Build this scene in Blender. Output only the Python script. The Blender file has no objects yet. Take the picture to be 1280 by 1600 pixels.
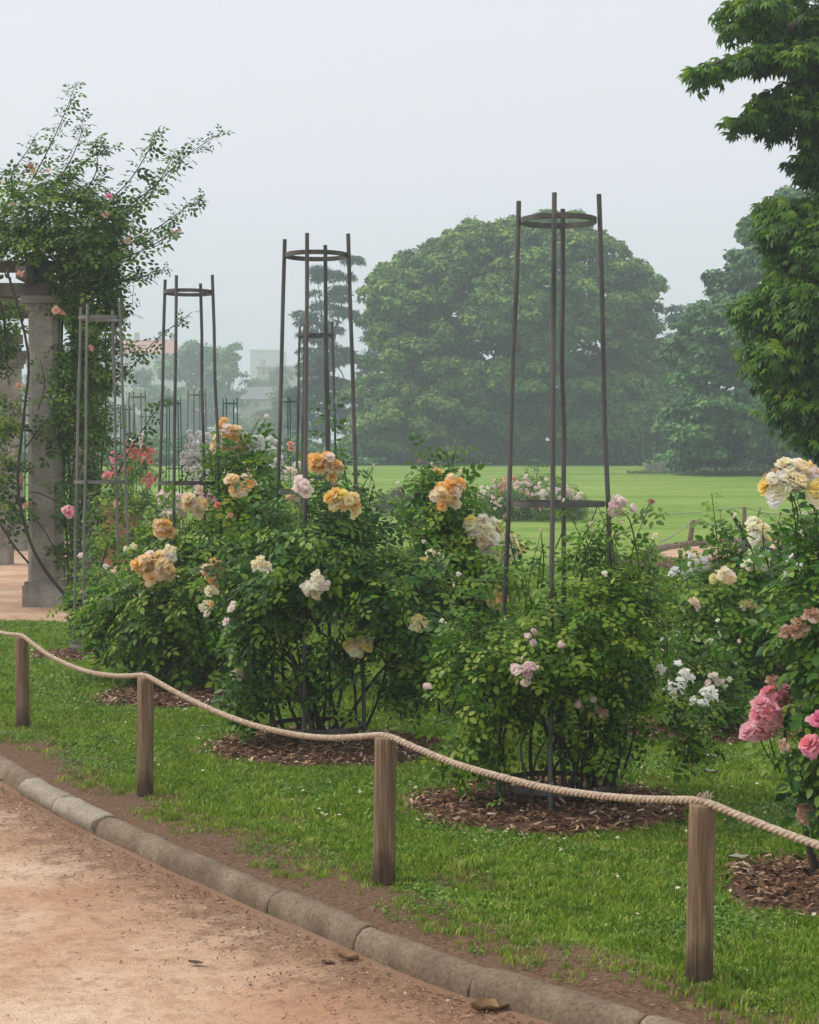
import bpy, math, random
import numpy as np
from mathutils import Vector, Matrix, Euler, noise as mnoise

random.seed(7)
RNG = np.random.default_rng(7)
SC = bpy.context.scene
COL = SC.collection
PI = math.pi

# ------------------------------------------------------------------ camera
F = 2667.0                      # focal length in pixels of the 1280 x 1600 photograph
PITCH = math.atan(82.0 / F)     # horizon at row 718
EYE = 1.6
cam_d = bpy.data.cameras.new('camera')
cam_d.sensor_fit = 'VERTICAL'
cam_d.sensor_height = 30.0
cam_d.sensor_width = 24.0
cam_d.lens = 30.0 * F / 1600.0
cam_d.clip_start = 0.05
cam_d.clip_end = 3000.0
cam = bpy.data.objects.new('camera', cam_d)
COL.objects.link(cam)
cam.location = (0, 0, EYE)
cam.rotation_euler = (PI / 2 - PITCH, 0, 0)
SC.camera = cam

# ------------------------------------------------------------------ sky, sun, exposure
SUN_EL, SUN_AZ = 54.0, -82.0      # azimuth from +Y, clockwise seen from above; the veiled sun stands to the left
world = bpy.data.worlds.new('World')
SC.world = world
world.use_nodes = True
wt = world.node_tree
for n in list(wt.nodes):
    wt.nodes.remove(n)
w_out = wt.nodes.new('ShaderNodeOutputWorld')
w_bg = wt.nodes.new('ShaderNodeBackground')
w_sky = wt.nodes.new('ShaderNodeTexSky')
w_sky.sky_type = 'NISHITA'
w_sky.sun_disc = False
w_sky.sun_elevation = math.radians(SUN_EL)
w_sky.sun_rotation = math.radians(SUN_AZ)
w_sky.air_density = 1.0
w_sky.dust_density = 6.0
w_sky.ozone_density = 1.5
w_hsv = wt.nodes.new('ShaderNodeHueSaturation')
w_hsv.inputs['Saturation'].default_value = 0.12
w_mix = wt.nodes.new('ShaderNodeMixRGB')
w_mix.inputs['Fac'].default_value = 0.72        # overcast: cloud layer evens the sky out
w_mix.inputs['Color2'].default_value = (7.55, 7.6, 8.2, 1)
wt.links.new(w_sky.outputs['Color'], w_hsv.inputs['Color'])
wt.links.new(w_hsv.outputs['Color'], w_mix.inputs['Color1'])
wt.links.new(w_mix.outputs['Color'], w_bg.inputs['Color'])
w_bg.inputs['Strength'].default_value = 0.103
wt.links.new(w_bg.outputs['Background'], w_out.inputs['Surface'])

sun_d = bpy.data.lights.new('sun', 'SUN')
sun_d.energy = 1.5
sun_d.angle = math.radians(16)
sun_d.color = (1.0, 0.93, 0.83)
sun = bpy.data.objects.new('sun', sun_d)
COL.objects.link(sun)
_az, _el = math.radians(SUN_AZ), math.radians(SUN_EL)
sdir = Vector((math.sin(_az) * math.cos(_el), math.cos(_az) * math.cos(_el), math.sin(_el)))
sun.rotation_euler = sdir.to_track_quat('Z', 'Y').to_euler()
sun.location = sdir * 60

SC.view_settings.view_transform = 'Standard'
SC.view_settings.look = 'None'
SC.view_settings.exposure = 0.42
SC.view_settings.gamma = 1.0
SC.view_settings.use_curve_mapping = False
SC.render.engine = 'CYCLES'
SC.cycles.use_denoising = True
SC.cycles.max_bounces = 6
SC.cycles.diffuse_bounces = 2
SC.cycles.glossy_bounces = 2
SC.cycles.transmission_bounces = 3
SC.cycles.transparent_max_bounces = 4
SC.cycles.volume_bounces = 1
SC.cycles.use_adaptive_sampling = True
SC.cycles.adaptive_threshold = 0.01

# ------------------------------------------------------------------ picture geometry
def ray(px, py):
    u = (px - 640.0) / F
    v = (800.0 - py) / F
    c, s = math.cos(PITCH), math.sin(PITCH)
    return np.array((u, c + v * s, -s + v * c))

def at(px, py, z=0.0):
    d = ray(px, py)
    k = (z - EYE) / d[2]
    return np.array((d[0] * k, d[1] * k, z))

def atY(px, py, Y):
    d = ray(px, py)
    k = Y / d[1]
    return np.array((d[0] * k, Y, EYE + d[2] * k))

def atY_many(P, Y):
    """P (n,2) pixels, Y (n,) depths"""
    u = (P[:, 0] - 640.0) / F
    v = (800.0 - P[:, 1]) / F
    c, s = math.cos(PITCH), math.sin(PITCH)
    dy = c + v * s
    dz = -s + v * c
    k = Y / dy
    return np.stack([u * k, Y, EYE + dz * k], 1)

def terrain(y):
    if y < 42: return 0.0
    t = min((y - 42) / 70.0, 1.0)
    return 1.34 * (t * (1.55 - 0.55 * t))

# ------------------------------------------------------------------ mesh helpers
def link(o, parent=None):
    COL.objects.link(o)
    if parent is not None:
        o.parent = parent
        if parent.location.length > 0 or parent.rotation_euler[:] != (0, 0, 0):
            o.matrix_parent_inverse = Matrix.LocRotScale(parent.location, parent.rotation_euler, None).inverted()
    return o

def tag(o, label=None, cat=None, group=None, kind=None):
    if label: o['label'] = label
    if cat: o['category'] = cat
    if group: o['group'] = group
    if kind: o['kind'] = kind
    return o

def empty(name, loc, label=None, cat=None, group=None, kind=None):
    o = bpy.data.objects.new(name, None)
    o.location = tuple(float(c) for c in loc)
    o.empty_display_size = 0.1
    COL.objects.link(o)
    return tag(o, label, cat, group, kind)

def mesh_np(name, V, Fc, mat=None, smooth=False, attrs=None):
    """V (n,3); Fc (m,k) array or list of tuples"""
    me = bpy.data.meshes.new(name)
    V = np.asarray(V, dtype=np.float32)
    if isinstance(Fc, np.ndarray):
        m, k = Fc.shape
        me.vertices.add(len(V))
        me.vertices.foreach_set('co', V.ravel())
        me.loops.add(m * k)
        me.loops.foreach_set('vertex_index', Fc.astype(np.int32).ravel())
        me.polygons.add(m)
        me.polygons.foreach_set('loop_start', np.arange(0, m * k, k, dtype=np.int32))
        me.polygons.foreach_set('loop_total', np.full(m, k, dtype=np.int32))
        me.update(calc_edges=True)
    else:
        me.from_pydata([tuple(v) for v in V.tolist()], [], [tuple(f) for f in Fc])
        me.update()
    if smooth:
        me.polygons.foreach_set('use_smooth', np.ones(len(me.polygons), dtype=bool))
    for an, av in (attrs or {}).items():
        a = me.attributes.new(an, 'FLOAT', 'POINT')
        a.data.foreach_set('value', np.asarray(av, dtype=np.float32))
    if mat is not None:
        me.materials.append(mat)
    return me

def obj(name, V, Fc, mat, parent=None, smooth=False, attrs=None):
    o = bpy.data.objects.new(name, mesh_np(name, V, Fc, mat, smooth, attrs))
    return link(o, parent)

class MB:
    """collects shapes for one mesh"""
    def __init__(s): s.v = []; s.f = []; s.n = 0
    def add(s, V, Fc):
        V = np.asarray(V, float)
        s.v.append(V)
        s.f += [tuple(int(i) + s.n for i in f) for f in Fc]
        s.n += len(V)
    def box(s, c, size, R=None):
        x, y, z = [q / 2 for q in size]
        V = np.array([(a * x, b * y, d * z) for d in (-1, 1) for b in (-1, 1) for a in (-1, 1)])
        if R is not None: V = V @ np.array(R).T
        V = V + np.asarray(c)
        s.add(V, [(0, 2, 3, 1), (4, 5, 7, 6), (0, 1, 5, 4), (2, 6, 7, 3), (0, 4, 6, 2), (1, 3, 7, 5)])
    def tube(s, P, R, n=6, cap=True):
        V, Fc = tube(P, R, n, cap)
        s.add(V, Fc)
    def get(s): return np.concatenate(s.v), s.f
    def build(s, name, mat, parent=None, smooth=False):
        V, Fc = s.get()
        return obj(name, V, Fc, mat, parent, smooth)

def tube(P, R, n=6, cap=True):
    P = np.asarray(P, float)
    m = len(P)
    R = np.broadcast_to(np.asarray(R, float), (m,))
    T = np.gradient(P, axis=0)
    T /= np.linalg.norm(T, axis=1)[:, None] + 1e-12
    up = np.array((0, 0, 1.0)) if abs(T[0][2]) < 0.9 else np.array((0, 1.0, 0))
    V = np.zeros((m, n, 3))
    a = np.linspace(0, 2 * PI, n, endpoint=False)
    N = np.cross(T[0], up); N /= np.linalg.norm(N)
    for i in range(m):
        N = N - T[i] * N.dot(T[i]); N /= np.linalg.norm(N) + 1e-12
        B = np.cross(T[i], N)
        V[i] = P[i] + R[i] * (np.cos(a)[:, None] * N + np.sin(a)[:, None] * B)
    Fc = []
    for i in range(m - 1):
        for j in range(n):
            k = (j + 1) % n
            Fc.append((i * n + j, i * n + k, (i + 1) * n + k, (i + 1) * n + j))
    V = V.reshape(-1, 3)
    if cap:
        Fc.append(tuple(range(n))[::-1])
        Fc.append(tuple((m - 1) * n + j for j in range(n)))
    return V, Fc

def curve_pts(ctrl, n):
    """Catmull-Rom through control points"""
    C = np.asarray(ctrl, float)
    if len(C) == 2:
        return C[0] + (C[1] - C[0]) * np.linspace(0, 1, n)[:, None]
    C = np.vstack([2 * C[0] - C[1], C, 2 * C[-1] - C[-2]])
    segs = len(C) - 3
    out = []
    for t in np.linspace(0, segs - 1e-9, n):
        i = int(t); u = t - i
        a, b, c, d = C[i:i + 4]
        out.append(0.5 * ((2 * b) + (-a + c) * u + (2 * a - 5 * b + 4 * c - d) * u * u + (-a + 3 * b - 3 * c + d) * u ** 3))
    return np.array(out)

def frames(Nrm, Dir):
    """rotation matrices with local z = Nrm, local y = Dir made orthogonal"""
    Nn = Nrm / (np.linalg.norm(Nrm, axis=1)[:, None] + 1e-9)
    D = Dir - Nn * np.sum(Dir * Nn, 1)[:, None]
    l = np.linalg.norm(D, axis=1)
    bad = l < 1e-4
    D[bad] = np.cross(Nn[bad], (1.0, 0.1, 0.2))
    D = D / (np.linalg.norm(D, axis=1)[:, None] + 1e-9)
    X = np.cross(D, Nn)
    return np.stack([X, D, Nn], 2)

def scatter(tv, tf, Rm, P, scale, rnd):
    m, n = len(P), len(tv)
    V = np.einsum('mij,nj->mni', Rm, tv) * np.asarray(scale)[:, None, None] + P[:, None, :]
    Fc = (np.asarray(tf)[None] + (np.arange(m) * n)[:, None, None]).reshape(-1, np.asarray(tf).shape[1])
    return V.reshape(-1, 3), Fc, np.repeat(rnd, n)

def unit(A):
    return A / (np.linalg.norm(A, axis=-1, keepdims=True) + 1e-9)

# ------------------------------------------------------------------ materials
def new_mat(name):
    m = bpy.data.materials.new(name)
    m.use_nodes = True
    nt = m.node_tree
    bs = nt.nodes['Principled BSDF']
    return m, nt, bs, nt.nodes['Material Output']

def N(nt, kind, **kw):
    n = nt.nodes.new(kind)
    for k, v in kw.items():
        if k in n.inputs: n.inputs[k].default_value = v
        else: setattr(n, k, v)
    return n

def ramp(nt, fac, stops):
    r = nt.nodes.new('ShaderNodeValToRGB')
    while len(r.color_ramp.elements) < len(stops): r.color_ramp.elements.new(0.5)
    for e, (p, c) in zip(r.color_ramp.elements, stops):
        e.position = p; e.color = (*c, 1)
    if fac is not None: nt.links.new(fac, r.inputs['Fac'])
    return r

def coords(nt, kind='Object', scale=(1, 1, 1)):
    tc = nt.nodes.new('ShaderNodeTexCoord')
    mp = nt.nodes.new('ShaderNodeMapping')
    mp.inputs['Scale'].default_value = scale
    nt.links.new(tc.outputs[kind], mp.inputs['Vector'])
    return mp.outputs['Vector']

def noise(nt, vec, scale, detail=4, rough=0.55):
    n = nt.nodes.new('ShaderNodeTexNoise')
    n.inputs['Scale'].default_value = scale
    n.inputs['Detail'].default_value = detail
    n.inputs['Roughness'].default_value = rough
    nt.links.new(vec, n.inputs['Vector'])
    return n.outputs['Fac']

def mixc(nt, fac, a, b, blend='MIX'):
    m = nt.nodes.new('ShaderNodeMixRGB')
    m.blend_type = blend
    for s, v in (('Fac', fac), ('Color1', a), ('Color2', b)):
        if hasattr(v, 'is_output'): nt.links.new(v, m.inputs[s])
        elif isinstance(v, (int, float)): m.inputs[s].default_value = v
        else: m.inputs[s].default_value = (*v, 1)
    return m.outputs['Color']

def bump(nt, bs, h, strength=0.4, dist=0.02):
    b = nt.nodes.new('ShaderNodeBump')
    b.inputs['Strength'].default_value = strength
    b.inputs['Distance'].default_value = dist
    nt.links.new(h, b.inputs['Height'])
    nt.links.new(b.outputs['Normal'], bs.inputs['Normal'])

def leaf_mat(name, stops, trans=0.3, rough=0.5, spec=0.35, attr=True):
    m, nt, bs, out = new_mat(name)
    oi = nt.nodes.new('ShaderNodeObjectInfo')
    if attr:
        at_ = nt.nodes.new('ShaderNodeAttribute'); at_.attribute_name = 'rnd'
        fac = at_.outputs['Fac']
    else:
        fac = oi.outputs['Random']
    r = ramp(nt, fac, stops)
    nt.links.new(r.outputs['Color'], bs.inputs['Base Color'])
    bs.inputs['Roughness'].default_value = rough
    bs.inputs['Specular IOR Level'].default_value = spec
    tr = nt.nodes.new('ShaderNodeBsdfTranslucent')
    tc = mixc(nt, 1.0, r.outputs['Color'], (1.25, 1.35, 0.55), 'MULTIPLY')
    nt.links.new(tc, tr.inputs['Color'])
    mx = nt.nodes.new('ShaderNodeMixShader')
    mx.inputs['Fac'].default_value = trans
    nt.links.new(bs.outputs['BSDF'], mx.inputs[1])
    nt.links.new(tr.outputs['BSDF'], mx.inputs[2])
    nt.links.new(mx.outputs['Shader'], out.inputs['Surface'])
    return m

M = {}
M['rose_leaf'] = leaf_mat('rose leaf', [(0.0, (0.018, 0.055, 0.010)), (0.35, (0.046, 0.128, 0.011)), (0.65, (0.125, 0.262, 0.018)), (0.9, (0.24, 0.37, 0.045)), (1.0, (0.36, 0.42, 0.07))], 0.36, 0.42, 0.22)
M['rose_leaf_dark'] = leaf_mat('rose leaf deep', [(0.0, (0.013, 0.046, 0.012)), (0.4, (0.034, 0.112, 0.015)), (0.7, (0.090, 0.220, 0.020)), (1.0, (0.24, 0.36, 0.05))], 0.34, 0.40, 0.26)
M['rose_leaf_olive'] = leaf_mat('rose leaf reddish', [(0.0, (0.03, 0.05, 0.02)), (0.5, (0.06, 0.09, 0.035)), (1.0, (0.16, 0.13, 0.06))], 0.25)
M['climber_leaf'] = leaf_mat('climber leaf', [(0.0, (0.020, 0.060, 0.014)), (0.45, (0.055, 0.135, 0.022)), (0.8, (0.13, 0.25, 0.032)), (1.0, (0.25, 0.34, 0.05))], 0.38, 0.45, .3)
M['chestnut_leaf'] = leaf_mat('chestnut leaf', [(0.0, (0.020, 0.064, 0.010)), (0.4, (0.060, 0.160, 0.018)), (0.75, (0.15, 0.30, 0.026)), (1.0, (0.28, 0.42, 0.045))], 0.4, 0.45, 0.3)
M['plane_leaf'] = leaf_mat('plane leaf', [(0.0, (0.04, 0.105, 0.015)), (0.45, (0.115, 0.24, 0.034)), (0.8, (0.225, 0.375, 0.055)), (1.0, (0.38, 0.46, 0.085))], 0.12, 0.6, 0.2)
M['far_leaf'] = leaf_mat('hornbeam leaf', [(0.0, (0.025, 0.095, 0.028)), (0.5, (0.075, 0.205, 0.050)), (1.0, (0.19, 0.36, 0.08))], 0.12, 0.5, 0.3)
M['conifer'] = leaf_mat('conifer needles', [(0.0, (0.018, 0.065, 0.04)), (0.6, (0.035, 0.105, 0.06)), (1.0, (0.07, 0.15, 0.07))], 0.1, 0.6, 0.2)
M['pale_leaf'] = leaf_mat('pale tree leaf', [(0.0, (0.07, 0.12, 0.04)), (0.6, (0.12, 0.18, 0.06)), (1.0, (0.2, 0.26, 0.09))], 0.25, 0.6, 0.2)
M['grass'] = leaf_mat('grass blade', [(0.0, (0.085, 0.165, 0.016)), (0.4, (0.17, 0.29, 0.026)), (0.75, (0.265, 0.395, 0.042)), (0.93, (0.39, 0.47, 0.085)), (1.0, (0.46, 0.45, 0.16))], 0.3, 0.5, 0.3, attr=False)
M['clover'] = leaf_mat('clover leaf', [(0.0, (0.06, 0.15, 0.022)), (0.6, (0.13, 0.26, 0.034)), (1.0, (0.24, 0.37, 0.07))], 0.25, 0.5, 0.3, attr=False)
M['dry_grass'] = leaf_mat('dry grass blade', [(0.0, (0.15, 0.25, 0.03)), (0.6, (0.27, 0.29, 0.07)), (1.0, (0.40, 0.33, 0.15))], 0.25, 0.6, 0.2, attr=False)

def petal_mat():
    m, nt, bs, out = new_mat('rose petal')
    oi = nt.nodes.new('ShaderNodeObjectInfo')
    at_ = nt.nodes.new('ShaderNodeAttribute'); at_.attribute_name = 'rnd'
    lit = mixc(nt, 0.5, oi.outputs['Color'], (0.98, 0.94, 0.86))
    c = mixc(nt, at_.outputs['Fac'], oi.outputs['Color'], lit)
    nt.links.new(c, bs.inputs['Base Color'])
    bs.inputs['Roughness'].default_value = 0.6
    bs.inputs['Specular IOR Level'].default_value = 0.2
    tr = nt.nodes.new('ShaderNodeBsdfTranslucent')
    nt.links.new(c, tr.inputs['Color'])
    mx = nt.nodes.new('ShaderNodeMixShader'); mx.inputs['Fac'].default_value = 0.52
    nt.links.new(bs.outputs['BSDF'], mx.inputs[1]); nt.links.new(tr.outputs['BSDF'], mx.inputs[2])
    nt.links.new(mx.outputs['Shader'], out.inputs['Surface'])
    return m
M['petal'] = petal_mat()

def simple(name, stops, scale=8.0, rough=0.8, vscale=(1, 1, 1), bstr=0.3, bdist=0.01, metal=0.0, detail=6, spec=0.3, kind='Object'):
    m, nt, bs, out = new_mat(name)
    v = coords(nt, kind, vscale)
    f = noise(nt, v, scale, detail)
    r = ramp(nt, f, stops)
    nt.links.new(r.outputs['Color'], bs.inputs['Base Color'])
    bs.inputs['Roughness'].default_value = rough
    bs.inputs['Metallic'].default_value = metal
    bs.inputs['Specular IOR Level'].default_value = spec
    if bstr: bump(nt, bs, f, bstr, bdist)
    return m

M['iron'] = simple('weathered iron', [(0.3, (0.050, 0.055, 0.052)), (0.5, (0.088, 0.093, 0.087)), (0.64, (0.125, 0.120, 0.108)), (0.76, (0.14, 0.085, 0.055))], 9, 0.5, (1, 1, 0.35), 0.15, 0.002, 0.2)
M['iron_light'] = simple('galvanised iron', [(0.3, (0.13, 0.135, 0.13)), (0.55, (0.21, 0.21, 0.2)), (0.75, (0.24, 0.19, 0.15))], 9, 0.55, (1, 1, 0.35), 0.15, 0.002, 0.3)
M['green_iron'] = simple('green painted iron', [(0.3, (0.008, 0.055, 0.045)), (0.7, (0.015, 0.085, 0.065))], 6, 0.5, (1, 1, 1), 0.1, 0.002)
M['cane'] = simple('rose cane', [(0.3, (0.025, 0.03, 0.016)), (0.55, (0.05, 0.045, 0.03)), (0.75, (0.085, 0.065, 0.045))], 30, 0.75, (1, 1, 0.4), 0.3, 0.004)
M['green_cane'] = simple('green rose shoot', [(0.3, (0.05, 0.10, 0.025)), (0.6, (0.09, 0.12, 0.035)), (0.8, (0.14, 0.09, 0.05))], 20, 0.6, (1, 1, 0.4), 0.2, 0.002)
M['bark'] = simple('tree bark', [(0.3, (0.04, 0.034, 0.027)), (0.6, (0.10, 0.085, 0.07)), (0.8, (0.16, 0.14, 0.12))], 5, 0.9, (1, 1, 0.3), 0.6, 0.05)
M['rope'] = simple('hemp rope', [(0.25, (0.25, 0.18, 0.12)), (0.5, (0.44, 0.345, 0.25)), (0.75, (0.60, 0.51, 0.40))], 60, 0.95, (1, 1, 1), 0.6, 0.004)
M['rope_far'] = simple('thin grey rope', [(0.3, (0.25, 0.23, 0.17)), (0.7, (0.4, 0.36, 0.28))], 30, 0.95)
M['roof_red'] = simple('clay roof', [(0.3, (0.42, 0.15, 0.09)), (0.7, (0.56, 0.24, 0.15))], 3, 0.85, (1, 1, 1), 0.2, 0.02)
M['roof_grey'] = simple('slate roof', [(0.3, (0.15, 0.15, 0.16)), (0.7, (0.25, 0.24, 0.24))], 3, 0.8, (1, 1, 1), 0.2, 0.02)
M['render_pale'] = simple('pale render', [(0.3, (0.55, 0.52, 0.46)), (0.7, (0.68, 0.65, 0.58))], 1.5, 0.9, (1, 1, 1), 0.1, 0.01)
M['render_buff'] = simple('buff render', [(0.3, (0.45, 0.36, 0.25)), (0.7, (0.58, 0.48, 0.35))], 1.5, 0.9, (1, 1, 1), 0.1, 0.01)
M['window_glass'] = simple('window pane', [(0.3, (0.22, 0.24, 0.26)), (0.7, (0.32, 0.34, 0.36))], 2, 0.3, bstr=0)
M['terracotta'] = simple('terracotta', [(0.3, (0.34, 0.15, 0.085)), (0.6, (0.45, 0.22, 0.13)), (0.8, (0.5, 0.3, 0.2))], 7, 0.85, (1, 1, 1), 0.2, 0.006)
M['black_plastic'] = simple('black label plate', [(0.3, (0.012, 0.014, 0.016)), (0.7, (0.03, 0.034, 0.04))], 5, 0.3, bstr=0)
M['silver_plate'] = simple('worn plate face', [(0.3, (0.35, 0.38, 0.42)), (0.7, (0.5, 0.53, 0.56))], 9, 0.35, bstr=0)
M['pale_wood'] = simple('chestnut paling', [(0.3, (0.42, 0.39, 0.33)), (0.7, (0.62, 0.58, 0.5))], 2, 0.9, (1, 1, 0.1), 0.2, 0.01)
M['dead_leaf'] = simple('dry leaf', [(0.3, (0.16, 0.085, 0.04)), (0.5, (0.34, 0.21, 0.10)), (0.75, (0.5, 0.38, 0.2))], 14, 0.8, (1, 1, 1), 0.4, 0.006)
M['dead_leaf_dark'] = simple('dark dry leaf', [(0.3, (0.06, 0.045, 0.032)), (0.7, (0.17, 0.11, 0.065))], 14, 0.8, (1, 1, 1), 0.4, 0.006)
M['pale_litter'] = simple('bleached leaf', [(0.3, (0.22, 0.2, 0.15)), (0.7, (0.46, 0.43, 0.35))], 20, 0.8, (1, 1, 1), 0.4, 0.004)

def wood_mat():
    m, nt, bs, out = new_mat('weathered round wood')
    v = coords(nt, 'Object', (1, 1, 0.035))
    oi = nt.nodes.new('ShaderNodeObjectInfo')
    va = nt.nodes.new('ShaderNodeVectorMath'); va.operation = 'MULTIPLY_ADD'
    nt.links.new(oi.outputs['Random'], va.inputs[0]); va.inputs[1].default_value = (7, 5, 3); nt.links.new(v, va.inputs[2])
    v = va.outputs['Vector']
    g = noise(nt, v, 105, 4, 0.65)
    v2 = coords(nt, 'Object', (1, 1, 1))
    g2 = noise(nt, v2, 6, 3)
    r = ramp(nt, g, [(0.25, (0.055, 0.034, 0.018)), (0.48, (0.185, 0.125, 0.073)), (0.68, (0.34, 0.25, 0.16))])
    gm = ramp(nt, g2, [(0.4, (0, 0, 0)), (0.75, (.6, .6, .6))])
    c = mixc(nt, gm.outputs['Color'], r.outputs['Color'], (0.19, 0.145, 0.10))
    # damp foot of the post: a stain with a ragged upper edge
    sep = nt.nodes.new('ShaderNodeSeparateXYZ'); nt.links.new(v2, sep.inputs['Vector'])
    mm = nt.nodes.new('ShaderNodeMath'); mm.operation = 'MULTIPLY_ADD'
    nt.links.new(g2, mm.inputs[0]); mm.inputs[1].default_value = 0.28
    nt.links.new(sep.outputs['Z'], mm.inputs[2])
    st = ramp(nt, mm.outputs['Value'], [(0.17, (1, 1, 1)), (0.27, (0, 0, 0))])
    c2 = mixc(nt, st.outputs['Color'], c, (0.035, 0.02, 0.012))
    fac = nt.nodes.new('ShaderNodeMixRGB'); fac.inputs['Fac'].default_value = 0.75
    nt.links.new(c, fac.inputs['Color1']); nt.links.new(c2, fac.inputs['Color2'])
    nt.links.new(fac.outputs['Color'], bs.inputs['Base Color'])
    bs.inputs['Roughness'].default_value = 0.85
    bs.inputs['Specular IOR Level'].default_value = 0.2
    bump(nt, bs, g, 0.5, 0.006)
    return m
M['post_wood'] = wood_mat()

def stone_mat(name, a, b, c, sc=5.0):
    m, nt, bs, out = new_mat(name)
    v = coords(nt, 'Object')
    big = noise(nt, v, sc, 5, 0.6)
    fine = noise(nt, v, 70, 6, 0.75)
    r = ramp(nt, big, [(0.3, a), (0.52, b), (0.72, c)])
    fr = ramp(nt, fine, [(0.34, (0.6, 0.58, 0.55)), (0.5, (1, 1, 1)), (0.68, (1.3, 1.29, 1.26))])
    cc = mixc(nt, 1.0, r.outputs['Color'], fr.outputs['Color'], 'MULTIPLY')
    oi = nt.nodes.new('ShaderNodeObjectInfo')
    orr = ramp(nt, oi.outputs['Random'], [(0.0, (0.86, 0.85, 0.84)), (1.0, (1.1, 1.1, 1.1))])
    cc = mixc(nt, 1.0, cc, orr.outputs['Color'], 'MULTIPLY')
    nt.links.new(cc, bs.inputs['Base Color'])
    bs.inputs['Roughness'].default_value = 0.92
    bs.inputs['Specular IOR Level'].default_value = 0.2
    ad = nt.nodes.new('ShaderNodeMath'); ad.operation = 'MULTIPLY_ADD'
    nt.links.new(big, ad.inputs[0]); ad.inputs[1].default_value = 2.0; nt.links.new(fine, ad.inputs[2])
    bump(nt, bs, ad.outputs['Value'], 0.5, 0.006)
    return m
M['kerb'] = stone_mat('weathered concrete kerb', (0.14, 0.102, 0.068), (0.225, 0.17, 0.118), (0.30, 0.237, 0.172), 5.0)
M['kerb_new'] = stone_mat('pale concrete kerb', (0.22, 0.185, 0.14), (0.30, 0.26, 0.2), (0.38, 0.335, 0.265), 4.0)
M['column'] = stone_mat('lichened stone', (0.16, 0.15, 0.125), (0.275, 0.26, 0.222), (0.39, 0.37, 0.32), 3.0)
M['beam'] = stone_mat('weathered timber beam', (0.085, 0.075, 0.066), (0.155, 0.14, 0.125), (0.24, 0.22, 0.2), 4.0)

def gravel_mat(name, base, dark, light):
    m, nt, bs, out = new_mat(name)
    v = coords(nt, 'Object')
    big = noise(nt, v, 1.1, 6, 0.65)
    mid = noise(nt, v, 9, 5, 0.65)
    fine = noise(nt, v, 140, 3, 0.7)
    at_ = nt.nodes.new('ShaderNodeAttribute'); at_.attribute_name = 'rnd'
    r = ramp(nt, big, [(0.36, dark), (0.5, base), (0.62, light)])
    r2 = ramp(nt, mid, [(0.36, (0.80, 0.76, 0.73)), (0.52, (1, 1, 1)), (0.7, (1.1, 1.1, 1.1))])
    c = mixc(nt, 1.0, r.outputs['Color'], r2.outputs['Color'], 'MULTIPLY')
    r3 = ramp(nt, fine, [(0.32, (0.55, 0.5, 0.46)), (0.48, (1, 1, 1)), (0.72, (1.15, 1.15, 1.13))])
    c = mixc(nt, 0.8, c, r3.outputs['Color'], 'MULTIPLY')
    # leaf mould gathered beside the kerb
    ad = nt.nodes.new('ShaderNodeMath'); ad.operation = 'MULTIPLY_ADD'
    nt.links.new(mid, ad.inputs[0]); ad.inputs[1].default_value = 1.3; nt.links.new(at_.outputs['Fac'], ad.inputs[2])
    dr = ramp(nt, ad.outputs['Value'], [(0.66, (0, 0, 0)), (1.25, (.85, .85, .85))])
    c = mixc(nt, dr.outputs['Color'], c, (0.20, 0.115, 0.07))
    nt.links.new(c, bs.inputs['Base Color'])
    bs.inputs['Roughness'].default_value = 0.95
    bs.inputs['Specular IOR Level'].default_value = 0.15
    a2 = nt.nodes.new('ShaderNodeMath'); a2.operation = 'MULTIPLY_ADD'
    nt.links.new(mid, a2.inputs[0]); a2.inputs[1].default_value = 2.0; nt.links.new(fine, a2.inputs[2])
    bump(nt, bs, a2.outputs['Value'], 0.6, 0.008)
    return m
M['path'] = gravel_mat('sandy path', (0.60, 0.405, 0.272), (0.49, 0.285, 0.175), (0.69, 0.515, 0.375))

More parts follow.
